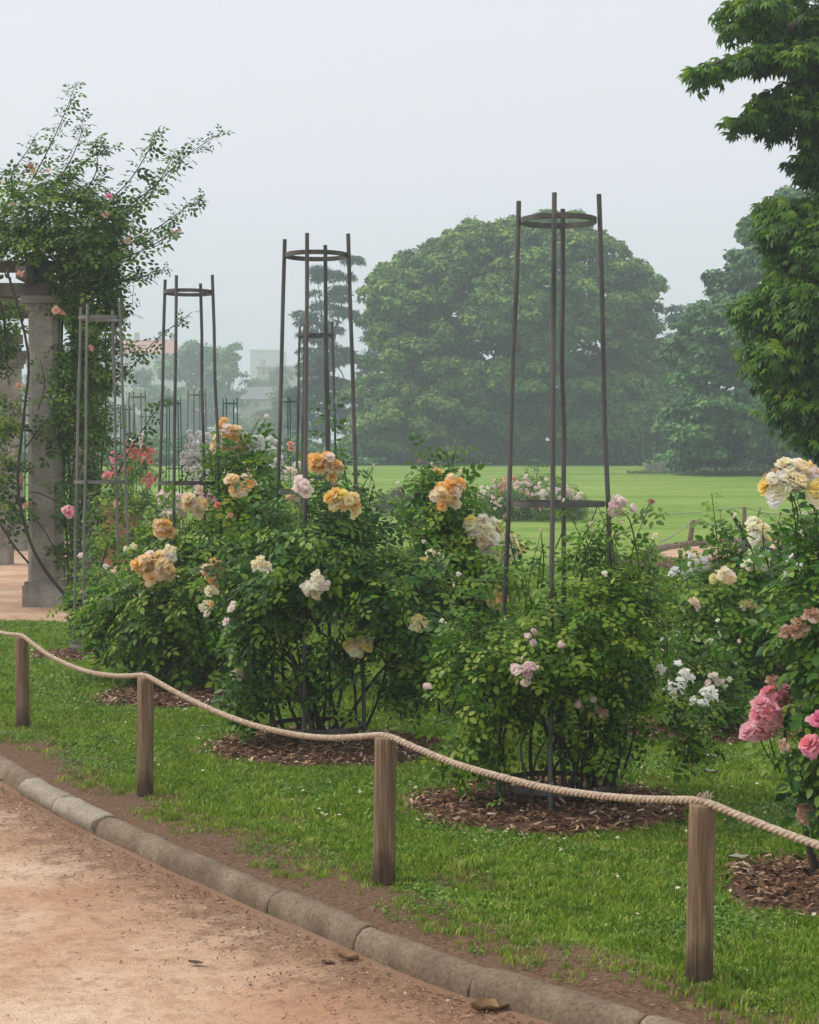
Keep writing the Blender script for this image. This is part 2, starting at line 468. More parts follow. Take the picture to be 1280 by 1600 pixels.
def lawn_mat():
    m, nt, bs, out = new_mat('lawn')
    v = coords(nt, 'Object')
    at_ = nt.nodes.new('ShaderNodeAttribute'); at_.attribute_name = 'soil'
    v3 = coords(nt, 'Object', (.45, 1, 1))
    big = noise(nt, v3, 0.22, 8, 0.68)
    mid = noise(nt, v, 2.6, 5, 0.65)
    fine = noise(nt, v, 55, 4, 0.7)
    r = ramp(nt, big, [(0.3, (0.14, 0.255, 0.035)), (0.45, (0.19, 0.32, 0.048)), (0.58, (0.25, 0.365, 0.075)), (0.72, (0.31, 0.38, 0.11))])
    r2 = ramp(nt, mid, [(0.32, (0.82, 0.86, 0.8)), (0.5, (1, 1, 1)), (0.72, (1.22, 1.12, 1.15))])
    c = mixc(nt, 1.0, r.outputs['Color'], r2.outputs['Color'], 'MULTIPLY')
    v4 = coords(nt, 'Object', (.05, .42, 1))
    st = ramp(nt, noise(nt, v4, 1.0, 5, .6), [(0.35, (.80, .84, .78)), (0.5, (1, 1, 1)), (0.66, (1.16, 1.08, 1.2))])
    c = mixc(nt, 1.0, c, st.outputs['Color'], 'MULTIPLY')
    r3 = ramp(nt, fine, [(0.3, (0.6, 0.62, 0.55)), (0.6, (1.05, 1.05, 1.0))])
    c = mixc(nt, 0.7, c, r3.outputs['Color'], 'MULTIPLY')
    sr = ramp(nt, fine, [(0.3, (0.105, 0.062, 0.038)), (0.55, (0.19, 0.118, 0.075)), (0.75, (0.28, 0.185, 0.12))])
    ad = nt.nodes.new('ShaderNodeMath'); ad.operation = 'MULTIPLY_ADD'
    nt.links.new(mid, ad.inputs[0]); ad.inputs[1].default_value = 0.6; nt.links.new(at_.outputs['Fac'], ad.inputs[2])
    dr = ramp(nt, ad.outputs['Value'], [(0.50, (0, 0, 0)), (0.72, (1, 1, 1))])
    c = mixc(nt, dr.outputs['Color'], c, sr.outputs['Color'])
    nt.links.new(c, bs.inputs['Base Color'])
    bs.inputs['Roughness'].default_value = 0.95
    bs.inputs['Specular IOR Level'].default_value = 0.1
    bump(nt, bs, fine, 0.7, 0.03)
    return m
M['lawn'] = lawn_mat()
M['mulch'] = simple('bark mulch', [(0.3, (0.045, 0.026, 0.017)), (0.55, (0.125, 0.066, 0.038)), (0.75, (0.21, 0.12, 0.07))], 45, 0.95, (1, 1, 1), 0.8, 0.02)
M['chip'] = leaf_mat('wood chip', [(0.0, (0.065, 0.032, 0.018)), (0.5, (0.17, 0.086, 0.046)), (0.82, (0.28, 0.165, 0.095)), (0.94, (0.46, 0.33, 0.21)), (1.0, (0.58, 0.47, 0.35))], 0.0, 0.85, 0.2)
M['grit'] = leaf_mat('path grit', [(0.0, (0.16, 0.09, 0.055)), (0.3, (0.40, 0.25, 0.16)), (0.7, (0.55, 0.38, 0.26)), (1.0, (0.66, 0.52, 0.40))], 0.0, 0.9, 0.2)
M['fallen'] = leaf_mat('fallen petals', [(0.0, (0.55, 0.42, 0.28)), (0.5, (0.74, 0.66, 0.52)), (1.0, (0.82, 0.78, 0.7))], 0.2, 0.8, 0.2)

# ------------------------------------------------------------------ leaf and bloom templates
def leaflet(w=0.30, fold=0.07, droop=0.12):
    V = np.array([(0, 0, 0), (0, .35, -fold * .6), (0, .70, -fold * .6 - droop * .3), (0, 1, -droop),
                  (-w, .32, fold * .5), (-w * .82, .68, fold * .3 - droop * .3), (w, .32, fold * .5), (w * .82, .68, fold * .3 - droop * .3)])
    T = [(0, 1, 4), (4, 1, 5), (5, 1, 2), (5, 2, 3), (0, 6, 1), (6, 7, 1), (7, 2, 1), (7, 3, 2)]
    return V, np.array(T)

def compound(spec, w=0.32, simple=False):
    """spec: list of (base point, angle in plane, length)"""
    tv, tf = leaflet(w)
    if simple: tv, tf = np.array([(0, 0, 0), (-w, .5, .05), (0, .52, -.05), (w, .5, .05), (0, 1, -.14)]), np.array([(0, 2, 1), (0, 3, 2), (1, 2, 4), (2, 3, 4)])
    Vs, Fs = [], []
    for i, (b, ang, ln, tilt) in enumerate(spec):
        R = np.array(Euler((tilt, 0, ang)).to_matrix())
        Vs.append((tv * ln) @ R.T + np.array(b)); Fs.append(tf + len(tv) * i)
    return np.concatenate(Vs), np.concatenate(Fs)

ROSE5 = compound([((0, .70, -.02), 0.08, .42, -.25), ((-.03, .52, -.02), 1.02, .38, .18), ((.03, .50, -.02), -1.08, .38, -.28),
                  ((-.03, .16, 0), 1.22, .33, .22), ((.03, .18, 0), -1.12, .33, -.1)], 0.29)
CHEST = compound([((0, .25, 0), 0, .78, -.45), ((0, .25, 0), .62, .74, -.5), ((0, .25, 0), -.62, .74, -.45),
                  ((0, .24, 0), 1.35, .56, -.5), ((0, .24, 0), -1.35, .56, -.55)], 0.165, True)
LEAF1 = leaflet(0.36, 0.08, 0.2)
DIAM = (np.array([(0, 0, 0), (-.38, .5, .06), (0, .55, -.06), (.38, .5, .06), (0, 1, -.16)]), np.array([(0, 2, 1), (0, 3, 2), (1, 2, 4), (2, 3, 4)]))
QUADL = (np.array([(0, 0, 0), (-.36, .5, .05), (.36, .5, .05), (0, 1, -.15)]), np.array([(0, 2, 1), (1, 2, 3)]))
FROND = (np.array([(0, 0, 0), (-.16, .4, -.02), (.16, .4, -.02), (0, 1, -.2)]), np.array([(0, 2, 1), (1, 2, 3)]))

def bloom_mesh(name, rings, ragged=0.0, seed=0, core=True):
    rg = random.Random(seed)
    Vs, Fs, A = [], [], []
    n0 = 0
    for ri, (cnt, a0, a1, L, W, zoff) in enumerate(rings):
        for k in range(cnt):
            th = 2 * PI * (k + 0.5 * (ri % 2)) / cnt + rg.uniform(-.2, .2)
            L_ = L * rg.uniform(1 - .18 - ragged, 1 + .1)
            b0 = a0 + rg.uniform(-.1, .1) - ragged * rg.uniform(0, .5); b1 = a1 + rg.uniform(-.18, .18) + ragged * rg.uniform(-.8, .8)
            tw = rg.uniform(-.25, .25) * (1 + 2 * ragged)
            r = 0.03; z = zoff
            rows = []
            for i in range(4):
                v = i / 3
                al = b0 + (b1 - b0) * v
                if i:
                    r += L_ / 3 * math.sin(al); z += L_ / 3 * math.cos(al)
                wd = W * (0.25, .82, 1.0, .62)[i]
                for j in range(4):
                    u = (j / 3 - .5) * 2
                    cup = -(1 - abs(u)) * 0.0 + (u * u) * 0.10 * W * (1 if b1 < 1.2 else -0.6)
                    phi = th + tw * v
                    x = r - cup * math.cos(al); y = u * wd * .5
                    zz = z + cup * math.sin(al) + ragged * rg.uniform(-.07, .07) + (rg.uniform(-.035, .035) if i == 3 else 0)
                    rows.append((x * math.cos(phi) - y * math.sin(phi), x * math.sin(phi) + y * math.cos(phi), zz))
            Vs += rows
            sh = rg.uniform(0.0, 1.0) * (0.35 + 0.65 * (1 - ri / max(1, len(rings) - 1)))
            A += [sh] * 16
            for i in range(3):
                for j in range(3):
                    q = n0 + i * 4 + j
                    Fs.append((q, q + 1, q + 5, q + 4))
            n0 += 16
    return mesh_np(name, np.array(Vs), np.array(Fs), M['petal'], True, {'rnd': A})

BL = {
    'open': [bloom_mesh('open_bloom', [(5, .9, 1.7, .46, .44, 0), (5, .6, 1.35, .44, .40, .03), (5, .35, .9, .38, .34, .05), (4, .05, .35, .28, .26, .08)], 0.05, s) for s in (1, 2, 3)],
    'ball': [bloom_mesh('cupped_bloom', [(5, 1.05, .25, .50, .50, 0), (5, .95, -.1, .46, .44, .02), (5, .7, -.35, .42, .36, .04), (4, .4, -.5, .36, .28, .06)], 0.02, s) for s in (4, 5)],
    'bud': [bloom_mesh('rose_bud', [(4, .5, -.4, .62, .36, 0), (3, .3, -.25, .62, .28, .04)], 0.0, 6)],
    'ragged': [bloom_mesh('ragged_bloom', [(5, 1.0, 2.1, .42, .36, 0), (5, .6, 1.6, .40, .3, .03), (4, .2, 1.0, .32, .24, .06)], 0.35, s) for s in (7, 8)],
}
PAL = {
    'apricot': [(.98, .56, .12), (.98, .66, .24), (.98, .76, .44), (.97, .60, .16)],
    'peach': [(.97, .78, .52), (.96, .74, .56), (.98, .86, .62), (.97, .68, .28), (.95, .80, .72)],
    'blush': [(.94, .78, .74), (.95, .82, .77), (.96, .86, .75)],
    'palepink': [(.90, .70, .70), (.94, .79, .77), (.89, .68, .72)],
    'cream': [(.97, .91, .68), (.98, .94, .79), (.97, .83, .52)],
    'lemon': [(.97, .84, .38), (.97, .92, .66), (.97, .78, .20)],
    'white': [(.97, .96, .90), (.98, .97, .93)],
    'pink': [(.93, .36, .46), (.94, .46, .54), (.92, .30, .34), (.95, .56, .63)],
    'hotpink': [(.88, .18, .40), (.91, .28, .50)],
    'magenta': [(.80, .20, .60), (.86, .34, .68)],
    'red': [(.72, .13, .13), (.80, .22, .19), (.85, .38, .32)],
    'brown': [(.50, .30, .16), (.60, .41, .24), (.42, .23, .13)],
    'salmon': [(.86, .40, .28), (.72, .36, .24), (.90, .52, .40)],
}
BLOOM_COUNT = [0]
def bloom(parent, P, size, style, pal, face=None, name='rose_bloom'):
    me = random.choice(BL[style])
    o = bpy.data.objects.new(name, me)
    if face is None:
        face = Vector((random.gauss(0, .45), -0.75 + random.gauss(0, .3), 0.75 + random.gauss(0, .3)))
    q = Vector(face).to_track_quat('Z', 'Y')
    o.rotation_mode = 'QUATERNION'
    from mathutils import Quaternion
    o.rotation_quaternion = q @ Quaternion((0, 0, 1), random.uniform(0, 6.28))
    o.location = Vector(P)
    s = size * random.uniform(.85, 1.15)
    o.scale = (s, s, s)
    c = random.choice(PAL[pal])
    k = random.uniform(1.0, 1.12)
    o.color = (min(1, c[0] * k), min(1, c[1] * k), min(1, c[2] * k), 1)
    link(o, parent)
    BLOOM_COUNT[0] += 1
    return o

# ------------------------------------------------------------------ inflated silhouettes: a traced outline given its own distance, size and thickness
class Shape:
    def __init__(s, poly, Y, T, R=None, shells=1.0):
        s.p = np.asarray(poly, float); s.Y = Y; s.T = T
        mn, mx = s.p.min(0), s.p.max(0)
        s.mn, s.mx = mn, mx
        s.R = R or 0.45 * min(mx - mn)
        s.C = s.p.mean(0)
    def inside(s, Q):
        x, y = Q[:, 0], Q[:, 1]
        ins = np.zeros(len(Q), bool)
        P = s.p; n = len(P); j = n - 1
        for i in range(n):
            xi, yi = P[i]; xj, yj = P[j]
            c = ((yi > y) != (yj > y)) & (x < (xj - xi) * (y - yi) / (yj - yi + 1e-12) + xi)
            ins ^= c; j = i
        return ins
    def edge(s, Q):
        best = np.full(len(Q), 1e9); vec = np.zeros((len(Q), 2))
        P = s.p; n = len(P)
        for i in range(n):
            a = P[i]; b = P[(i + 1) % n]; ab = b - a
            t = np.clip(((Q - a) @ ab) / (ab @ ab + 1e-9), 0, 1)
            d = Q - (a + t[:, None] * ab)
            l = np.linalg.norm(d, axis=1)
            m = l < best
            best[m] = l[m]; vec[m] = d[m]
        return best, vec
    def sample(s, n, shell=0.5, front=0.65, inset=0.0):
        out = []
        got = 0
        while got < n:
            Q = s.mn + (s.mx - s.mn) * RNG.random((n * 3, 2))
            Q = Q[s.inside(Q)]
            out.append(Q); got += len(Q)
        Q = np.concatenate(out)[:n]
        d, vec = s.edge(Q)
        if inset:
            k = d < inset
            Q[k] += (s.C - Q[k]) * 0.15
            d, vec = s.edge(Q)
        e = np.minimum(d / s.R, 1)
        t = s.T * np.sqrt(1 - (1 - e) ** 2 + 1e-4)
        sg = np.where(RNG.random(n) < front, -1, 1)
        u = np.where(RNG.random(n) < shell, RNG.uniform(.8, 1.05, n), RNG.random(n))
        Y = s.Y + sg * u * t
        W = atY_many(Q, Y)
        lat = -unit(vec)
        Nn = np.stack([lat[:, 0] * (1 - e), sg * (0.25 + e), -lat[:, 1] * (1 - e)], 1)
        return W, unit(Nn), u, e, Q
    def front(s, px, py):
        Q = np.array([[px, py]], float)
        if not s.inside(Q)[0]: return s.Y - random.uniform(-.3, .5) * s.T
        d, _ = s.edge(Q)
        e = min(d[0] / s.R, 1)
        return s.Y - s.T * math.sqrt(max(0, 1 - (1 - e) ** 2))

# ------------------------------------------------------------------ ground, kerb, path
K_PX = [(-330, 1040), (-200, 1090), (-90, 1138), (0, 1182), (50, 1212), (112, 1245), (180, 1278), (295, 1329), (400, 1373), (500, 1414), (594, 1452), (680, 1486), (764, 1515), (860, 1543), (960, 1572), (1085, 1607), (1200, 1640)]
K_W = np.array([at(*p)[:2] for p in K_PX])
K_X = np.concatenate([[-320, -60, -20, -9], K_W[:, 0], [1.9, 2.8, 4.5, 9, 30, 320]])
K_Y = np.concatenate([[24, 21, 18.5, 16.2], K_W[:, 1], [4.02, 3.4, 2.5, 0.5, -6, -40]])
def kerb_y(x): return np.interp(x, K_X, K_Y)
_ks = [np.array((x, y)) for x, y in zip(K_X, K_Y)]
def kerb_slope(x):
    return (kerb_y(x + .15) - kerb_y(x - .15)) / .3
def kerb_dist(x, y):
    return (y - kerb_y(x)) / np.sqrt(1 + kerb_slope(x) ** 2)

BEDS = []   # mulch beds: (x, y, rx, ry)
for px, py, rx in ((862, 1262, .68), (510, 1172, .66), (290, 1092, .62), (120, 1028, .42), (1100, 1145, .55), (1345, 1392, .54), (1185, 1052, .85), (1130, 884, 1.9)):
    g = at(px, py); BEDS.append((g[0], g[1], rx, rx * 0.92))
REAR_L = np.array([(-22, 17.6), (-9, 17.25), (-5.2, 17.0), (-4.0, 16.7), (-3.1, 16.5), (-2.3, 16.9), (-1.7, 18.0), (-1.6, 20), (-2.2, 24), (-3.4, 29), (-6, 33), (-12, 36), (-22, 37)])
REAR_R = np.array([(4.4, 27.4), (4.1, 28.4), (4.6, 30.4), (5.6, 31.9), (6.6, 33.0), (7.9, 34.0), (10, 35), (14, 35.6), (20, 35.5), (20, 31.5), (12, 30.6), (8.4, 29.0), (6.2, 27.4)])

def in_poly(P, x, y):
    ins = np.zeros(len(x), bool); j = len(P) - 1
    for i in range(len(P)):
        xi, yi = P[i]; xj, yj = P[j]
        ins ^= ((yi > y) != (yj > y)) & (x < (xj - xi) * (y - yi) / (yj - yi + 1e-12) + xi)
        j = i
    return ins

def soil_amount(x, y):
    d = kerb_dist(x, y)
    return np.clip(1.1 - d / 0.47, 0, 1)

def build_ground():
    xs = np.concatenate([-np.geomspace(320, 6, 26)[:-1], np.arange(-6, 4, .07), np.geomspace(4, 320, 30)])
    ss = np.concatenate([np.arange(0, 1.6, .07), np.geomspace(1.65, 30, 40), np.geomspace(31, 520, 32)])
    V, S = [], []
    for s in ss:
        for x in xs:
            y = kerb_y(x) + .03 + s
            z = terrain(y) - 0.03 * math.exp(-s / .12)
            if s < 6 and -5 < x < 4:
                z += 0.012 * mnoise.noise((x * 2.5, y * 2.5, 0)) * min(1, s * 3 + .2)
            V.append((x, y, z))
    V = np.array(V)
    nx, ny = len(xs), len(ss)
    i = np.arange(nx - 1); j = np.arange(ny - 1)
    J, I = np.meshgrid(j, i, indexing='ij')
    q = (J * nx + I).ravel()
    Fc = np.stack([q, q + 1, q + nx + 1, q + nx], 1)
    S = soil_amount(V[:, 0], V[:, 1])
    near = (V[:, 1] < 20) & (np.abs(V[:, 0]) < 7)
    for i in np.where(near)[0]:
        S[i] = max(-.3, S[i] + .4 * (mnoise.noise((V[i, 0] * 2.2, V[i, 1] * 2.2, 5)) + .5 * mnoise.noise((V[i, 0] * 7, V[i, 1] * 7, 9))) + .10)
        pq = mnoise.noise((V[i, 0] * 2.2, V[i, 1] * 2.2, 5)) + .5 * mnoise.noise((V[i, 0] * 7, V[i, 1] * 7, 9))
        if pq < -.3: S[i] = max(S[i], min(.42, (-.3 - pq) * 2))
    tag(obj('lawn', V, Fc, M['lawn'], smooth=True, attrs={'soil': S}), kind='structure')
    # sandy path in front, 10 cm lower
    xs = np.concatenate([-np.geomspace(320, 6, 20)[:-1], np.arange(-6, 4, .1), np.geomspace(4, 320, 20)])
    ss = np.concatenate([np.arange(0, 3.2, .08), np.geomspace(3.3, 60, 20)])
    V, A = [], []
    for s in ss:
        for x in xs:
            y = kerb_y(x) + .02 - s
            z = -0.088 + 0.007 * mnoise.noise((x * 1.7, y * 1.7, 3)) + 0.012 * math.exp(-max(0, s - .1) / .15)
            V.append((x, y, z))
            d = s / math.sqrt(1 + float(kerb_slope(x)) ** 2)
            A.append(max(0.0, 0.62 * math.exp(-max(0, d - .1) / .28) - .06))
    V = np.array(V); nx, ny = len(xs), len(ss)
    J, I = np.meshgrid(np.arange(ny - 1), np.arange(nx - 1), indexing='ij')
    q = (J * nx + I).ravel()
    Fc = np.stack([q, q + nx, q + nx + 1, q + 1], 1)
    tag(obj('path', V, Fc, M['path'], smooth=True, attrs={'rnd': A}), kind='structure')
    for poly, nm, zf in ((REAR_L, 'pergola_path', .006), (REAR_R, 'far_path', .006)):
        P = []
        for i in range(len(poly)):
            a, b = poly[i], poly[(i + 1) % len(poly)]
            n = max(2, int(np.linalg.norm(b - a) / .35))
            for k in range(n):
                p = a + (b - a) * k / n
                p = p + np.array((mnoise.noise((p[0] * 1.3, p[1] * 1.3, 1)), mnoise.noise((p[0] * 1.3, p[1] * 1.3, 7)))) * .12
                P.append((p[0], p[1], zf))
        V = np.array(P)
        o = obj(nm, V, [tuple(range(len(P)))], M['path'], attrs={'rnd': np.zeros(len(P))})
        tag(o, kind='structure')
build_ground()

def kerb_stones():
    root = empty('kerb', (0, 0, 0), kind='structure')
    joints_px = [-330, -210, -60, 53, 107, 170, 441, 578, 755, 1010, 1200]
    X = []
    for jp in joints_px:
        py = np.interp(jp, [p[0] for p in K_PX], [p[1] for p in K_PX])
        X.append(at(jp, py)[0])
    X += [2.1, 3.0, 4.2]
    prof = [(-.066, -.17), (-.064, -.075), (-.061, -.048), (-.050, -.020), (-.028, -.003), (0, .002), (.024, -.002), (.044, -.014), (.054, -.035), (.056, -.08), (.056, -.17)]
    for i in range(len(X) - 1):
        a, b = X[i] + .0015, X[i + 1] - .0015
        n = max(5, int((b - a) / .04))
        ts = np.concatenate([[0, .012 / (b - a)], np.linspace(0, 1, n + 1)[1:-1], [1 - .012 / (b - a), 1]]); n = len(ts) - 1
        V = []
        off = random.uniform(-.005, .005); dz = random.uniform(-.005, .005)
        new = i < len(joints_px) and joints_px[i] in (53, 107)
        for k in range(n + 1):
            x = a + (b - a) * ts[k]
            y = kerb_y(x); sl = kerb_slope(x)
            t = np.array((1, sl)) / math.hypot(1, sl); nn = np.array((-t[1], t[0]))
            endf = min(k, n - k)
            sh = 0.005 if endf == 0 else 0.0
            if endf == 0: x = x
            for (o, z) in prof:
                o2 = o
                if new: o2 = o * 1.0 + (-.02 if o < 0 and z > -.06 else 0)
                w = mnoise.noise((x * 9, o * 30 + i * 7, z * 30)) * .004 + mnoise.noise((x * 31, o * 60 + i * 7, z * 60)) * .0022
                chip = max(0, mnoise.noise((x * 6 + 3, o * 14, i * 3.7 + 1)) - .3) * .05 + (0.02 * max(0, mnoise.noise((x * 25, o * 25, 2))) if endf < 4 else 0)
                p = np.array((x, y)) + nn * ((o2 + off) * (1 - sh * 4))
                V.append((p[0], p[1], z * (1 if z < 0 else 1) + dz + w - (sh + chip if z > -.06 else 0)))
        m = len(prof); Fc = []
        for k in range(n):
            for j in range(m - 1):
                Fc.append((k * m + j, (k + 1) * m + j, (k + 1) * m + j + 1, k * m + j + 1))
        Fc.append(tuple(range(m))); Fc.append(tuple(n * m + j for j in range(m))[::-1])
        o = obj('kerb_stone', np.array(V), Fc, M['kerb_new'] if new else M['kerb'], root, True)
        o.data.polygons[-1].use_smooth = False; o.data.polygons[-2].use_smooth = False
        if new: o['label'] = 'paler newer kerb stone'
kerb_stones()

def far_kerb():
    root = empty('far_kerb', (0, 0, 0), kind='structure')
    P = curve_pts([(3.75, 27.6, 0), (4.05, 28.8, 0), (4.65, 30.5, 0), (5.65, 32.0, 0), (6.65, 33.1, 0), (7.95, 34.1, 0), (10, 35.1, 0), (14, 35.7, 0)], 60)
    for i in range(0, 58, 5):
        seg = P[i:i + 6]
        V, Fc = [], []
        prof = [(-.08, -.05), (-.08, .07), (-.05, .105), (.05, .105), (.08, .07), (.08, -.05)]
        for k, p in enumerate(seg):
            t = unit(P[min(i + k + 1, 59)] - P[max(0, i + k - 1)])
            nn = np.array((-t[1], t[0], 0))
            q = p + (t * .008 if k == 0 else (-t * .008 if k == len(seg) - 1 else 0))
            for o, z in prof: V.append(q + nn * o + np.array((0, 0, z)))
        m = 6
        for k in range(len(seg) - 1):
            for j in range(m - 1): Fc.append((k * m + j, (k + 1) * m + j, (k + 1) * m + j + 1, k * m + j + 1))
        Fc.append(tuple(range(m))); Fc.append(tuple((len(seg) - 1) * m + j for j in range(m))[::-1])
        obj('kerb_stone', np.array(V), Fc, M['kerb'], root, False)
far_kerb()

# ------------------------------------------------------------------ scattered stuff by geometry nodes (only uncountable stuff)
def proto(name, me):
    return bpy.data.objects.new(name, me)

def instancer(name, P, rot, scl, pid, protos, kind='stuff'):
    me = bpy.data.meshes.new(name)
    me.vertices.add(len(P))
    me.vertices.foreach_set('co', np.asarray(P, np.float32).ravel())
    a = me.attributes.new('rot', 'FLOAT_VECTOR', 'POINT'); a.data.foreach_set('vector', np.asarray(rot, np.float32).ravel())
    a = me.attributes.new('scl', 'FLOAT_VECTOR', 'POINT')
    scl = np.asarray(scl, np.float32)
    if scl.ndim == 1: scl = np.repeat(scl[:, None], 3, 1)
    a.data.foreach_set('vector', scl.ravel())
    a = me.attributes.new('pid', 'INT', 'POINT'); a.data.foreach_set('value', np.asarray(pid, np.int32))
    o = bpy.data.objects.new(name, me)
    COL.objects.link(o)
    pc = bpy.data.collections.new(name + ' source')
    for i, p in enumerate(protos):
        p.name = '%s_%02d' % (name, i)
        pc.objects.link(p)
    ng = bpy.data.node_groups.new(name + ' scatter', 'GeometryNodeTree')
    ng.interface.new_socket('Geometry', in_out='INPUT', socket_type='NodeSocketGeometry')
    ng.interface.new_socket('Geometry', in_out='OUTPUT', socket_type='NodeSocketGeometry')
    gi = ng.nodes.new('NodeGroupInput'); go = ng.nodes.new('NodeGroupOutput')
    ip = ng.nodes.new('GeometryNodeInstanceOnPoints')
    ci = ng.nodes.new('GeometryNodeCollectionInfo')
    ci.inputs['Collection'].default_value = pc
    ci.inputs['Separate Children'].default_value = True
    ci.inputs['Reset Children'].default_value = True
    def na(nm, ty):
        n = ng.nodes.new('GeometryNodeInputNamedAttribute'); n.data_type = ty
        n.inputs['Name'].default_value = nm
        return n.outputs['Attribute']
    ip.inputs['Pick Instance'].default_value = True
    ng.links.new(gi.outputs[0], ip.inputs['Points'])
    ng.links.new(ci.outputs[0], ip.inputs['Instance'])
    ng.links.new(na('rot', 'FLOAT_VECTOR'), ip.inputs['Rotation'])
    ng.links.new(na('scl', 'FLOAT_VECTOR'), ip.inputs['Scale'])
    ng.links.new(na('pid', 'INT'), ip.inputs['Instance Index'])
    ng.links.new(ip.outputs[0], go.inputs[0])
    md = o.modifiers.new('scatter', 'NODES'); md.node_group = ng
    o['kind'] = kind
    return o

def tuft(seed, n, h, spread, mat):
    rg = random.Random(seed)
    V, Fc = [], []
    for i in range(n):
        x, y = rg.gauss(0, spread), rg.gauss(0, spread)
        a = rg.uniform(0, 2 * PI); w = rg.uniform(.0022, .0038)
        hh = h * rg.uniform(.55, 1.15); ln = hh * rg.uniform(.2, 1.0); la = rg.uniform(0, 2 * PI)
        c, s = math.cos(a) * w, math.sin(a) * w
        m1 = (x + math.cos(la) * ln * .3, y + math.sin(la) * ln * .3, hh * .6)
        tp = (x + math.cos(la) * ln, y + math.sin(la) * ln, hh)
        b = len(V)
        V += [(x - c, y - s, -.005), (x + c, y + s, -.005), (m1[0] - c * .8, m1[1] - s * .8, m1[2]), (m1[0] + c * .8, m1[1] + s * .8, m1[2]), tp]
        Fc += [(b, b + 1, b + 3), (b, b + 3, b + 2), (b + 2, b + 3, b + 4)]
    return mesh_np('tuft', np.array(V), np.array(Fc), mat)

def clover(seed):
    rg = random.Random(seed); n = 9
    P = np.array([(rg.gauss(0, .02), rg.gauss(0, .02), rg.uniform(.008, .022)) for _ in range(n)])
    Nn = np.array([(rg.gauss(0, .3), rg.gauss(0, .3), 1) for _ in range(n)]); D = np.array([(rg.gauss(0, 1), rg.gauss(0, 1), 0) for _ in range(n)])
    V, Fc, _ = scatter(DIAM[0] * (1.25, 1, 1), DIAM[1], frames(Nn, D), P, np.array([rg.uniform(.009, .018) for _ in range(n)]), np.zeros(n))
    return mesh_np('clover', V, Fc, M['clover'])

def build_grass():
    pts = []
    def region(y0, y1, dens, sc):
        area_w = (y1 * .27 + 3.0) * 2
        n = int(area_w * (y1 - y0) * dens)
        x = RNG.uniform(-area_w / 2, area_w / 2, n); y = RNG.uniform(y0, y1, n)
        keep = (np.abs(x) < y * .262 + .3) | ((np.abs(x) < y * .262 + 2.9) & (RNG.random(n) < .55))
        x, y = x[keep], y[keep]
        d = kerb_dist(x, y)
        pn = np.array([mnoise.noise((a * 2.2, b * 2.2, 5)) + .5 * mnoise.noise((a * 7, b * 7, 9)) for a, b in zip(x, y)])
        so = soil_amount(x, y)
        keep = (d > .09) & (so + pn * .55 < .30 + .75 * (RNG.random(len(x)) ** 2.2))
        for bx, by, rx, ry in BEDS:
            r = np.sqrt(((x - bx) / rx) ** 2 + ((y - by) / ry) ** 2) + pn * .12
            keep &= r > .86 + .16 * RNG.random(len(x))
        keep &= ~in_poly(REAR_L, x, y)
        keep &= ~in_poly(REAR_R, x, y)
        x, y, so, pn = x[keep], y[keep], so[keep], pn[keep]
        for px_, d_ in ((36, 0),):
            pass
        z = np.array([terrain(b) for b in y])
        worn = (pn < -.36) & (RNG.random(len(x)) < .6)
        x, y, so, pn = x[~worn], y[~worn], so[~worn], pn[~worn]; z = z[~worn]
        dry = (so > .12) | (pn < -.38) | (pn > .55)
        pid = np.where(dry & (RNG.random(len(x)) < .45), RNG.integers(4, 6, len(x)), RNG.integers(0, 4, len(x)))
        wn = np.array([mnoise.noise((a * 1.4 + 9, b * 1.4, 2)) + .4 * mnoise.noise((a * 5, b * 5, 4)) for a, b in zip(x, y)])
        pid = np.where((wn > .22) & (RNG.random(len(x)) < .55), RNG.integers(6, 8, len(x)), pid)
        pid = np.where((RNG.random(len(x)) < .05), RNG.integers(6, 8, len(x)), pid)
        pts.append((x, y, z, pid, np.full(len(x), sc) * RNG.uniform(.75, 1.25, len(x)) * np.where(so > .15, .8, 1.0)))
    region(4.3, 7.5, 2300, 1.0)
    region(7.5, 11, 1500, 1.15)
    region(11, 18, 800, 1.5)
    region(18, 21, 350, 1.7)
    region(21, 25, 120, 1.7)
    x, y, z, pid, sc = [np.concatenate(c) for c in zip(*pts)]
    P = np.stack([x, y, z], 1)
    rot = np.stack([RNG.normal(0, .12, len(x)), RNG.normal(0, .12, len(x)), RNG.uniform(0, 6.28, len(x))], 1)
    pr = [proto('g', tuft(s, 11, .025, .017, M['grass'])) for s in range(4)] + [proto('g', tuft(s, 9, .020, .017, M['dry_grass'])) for s in (10, 11)] + [proto('g', clover(s)) for s in (1, 2)]
    instancer('grass', P, rot, sc, pid, pr)
build_grass()

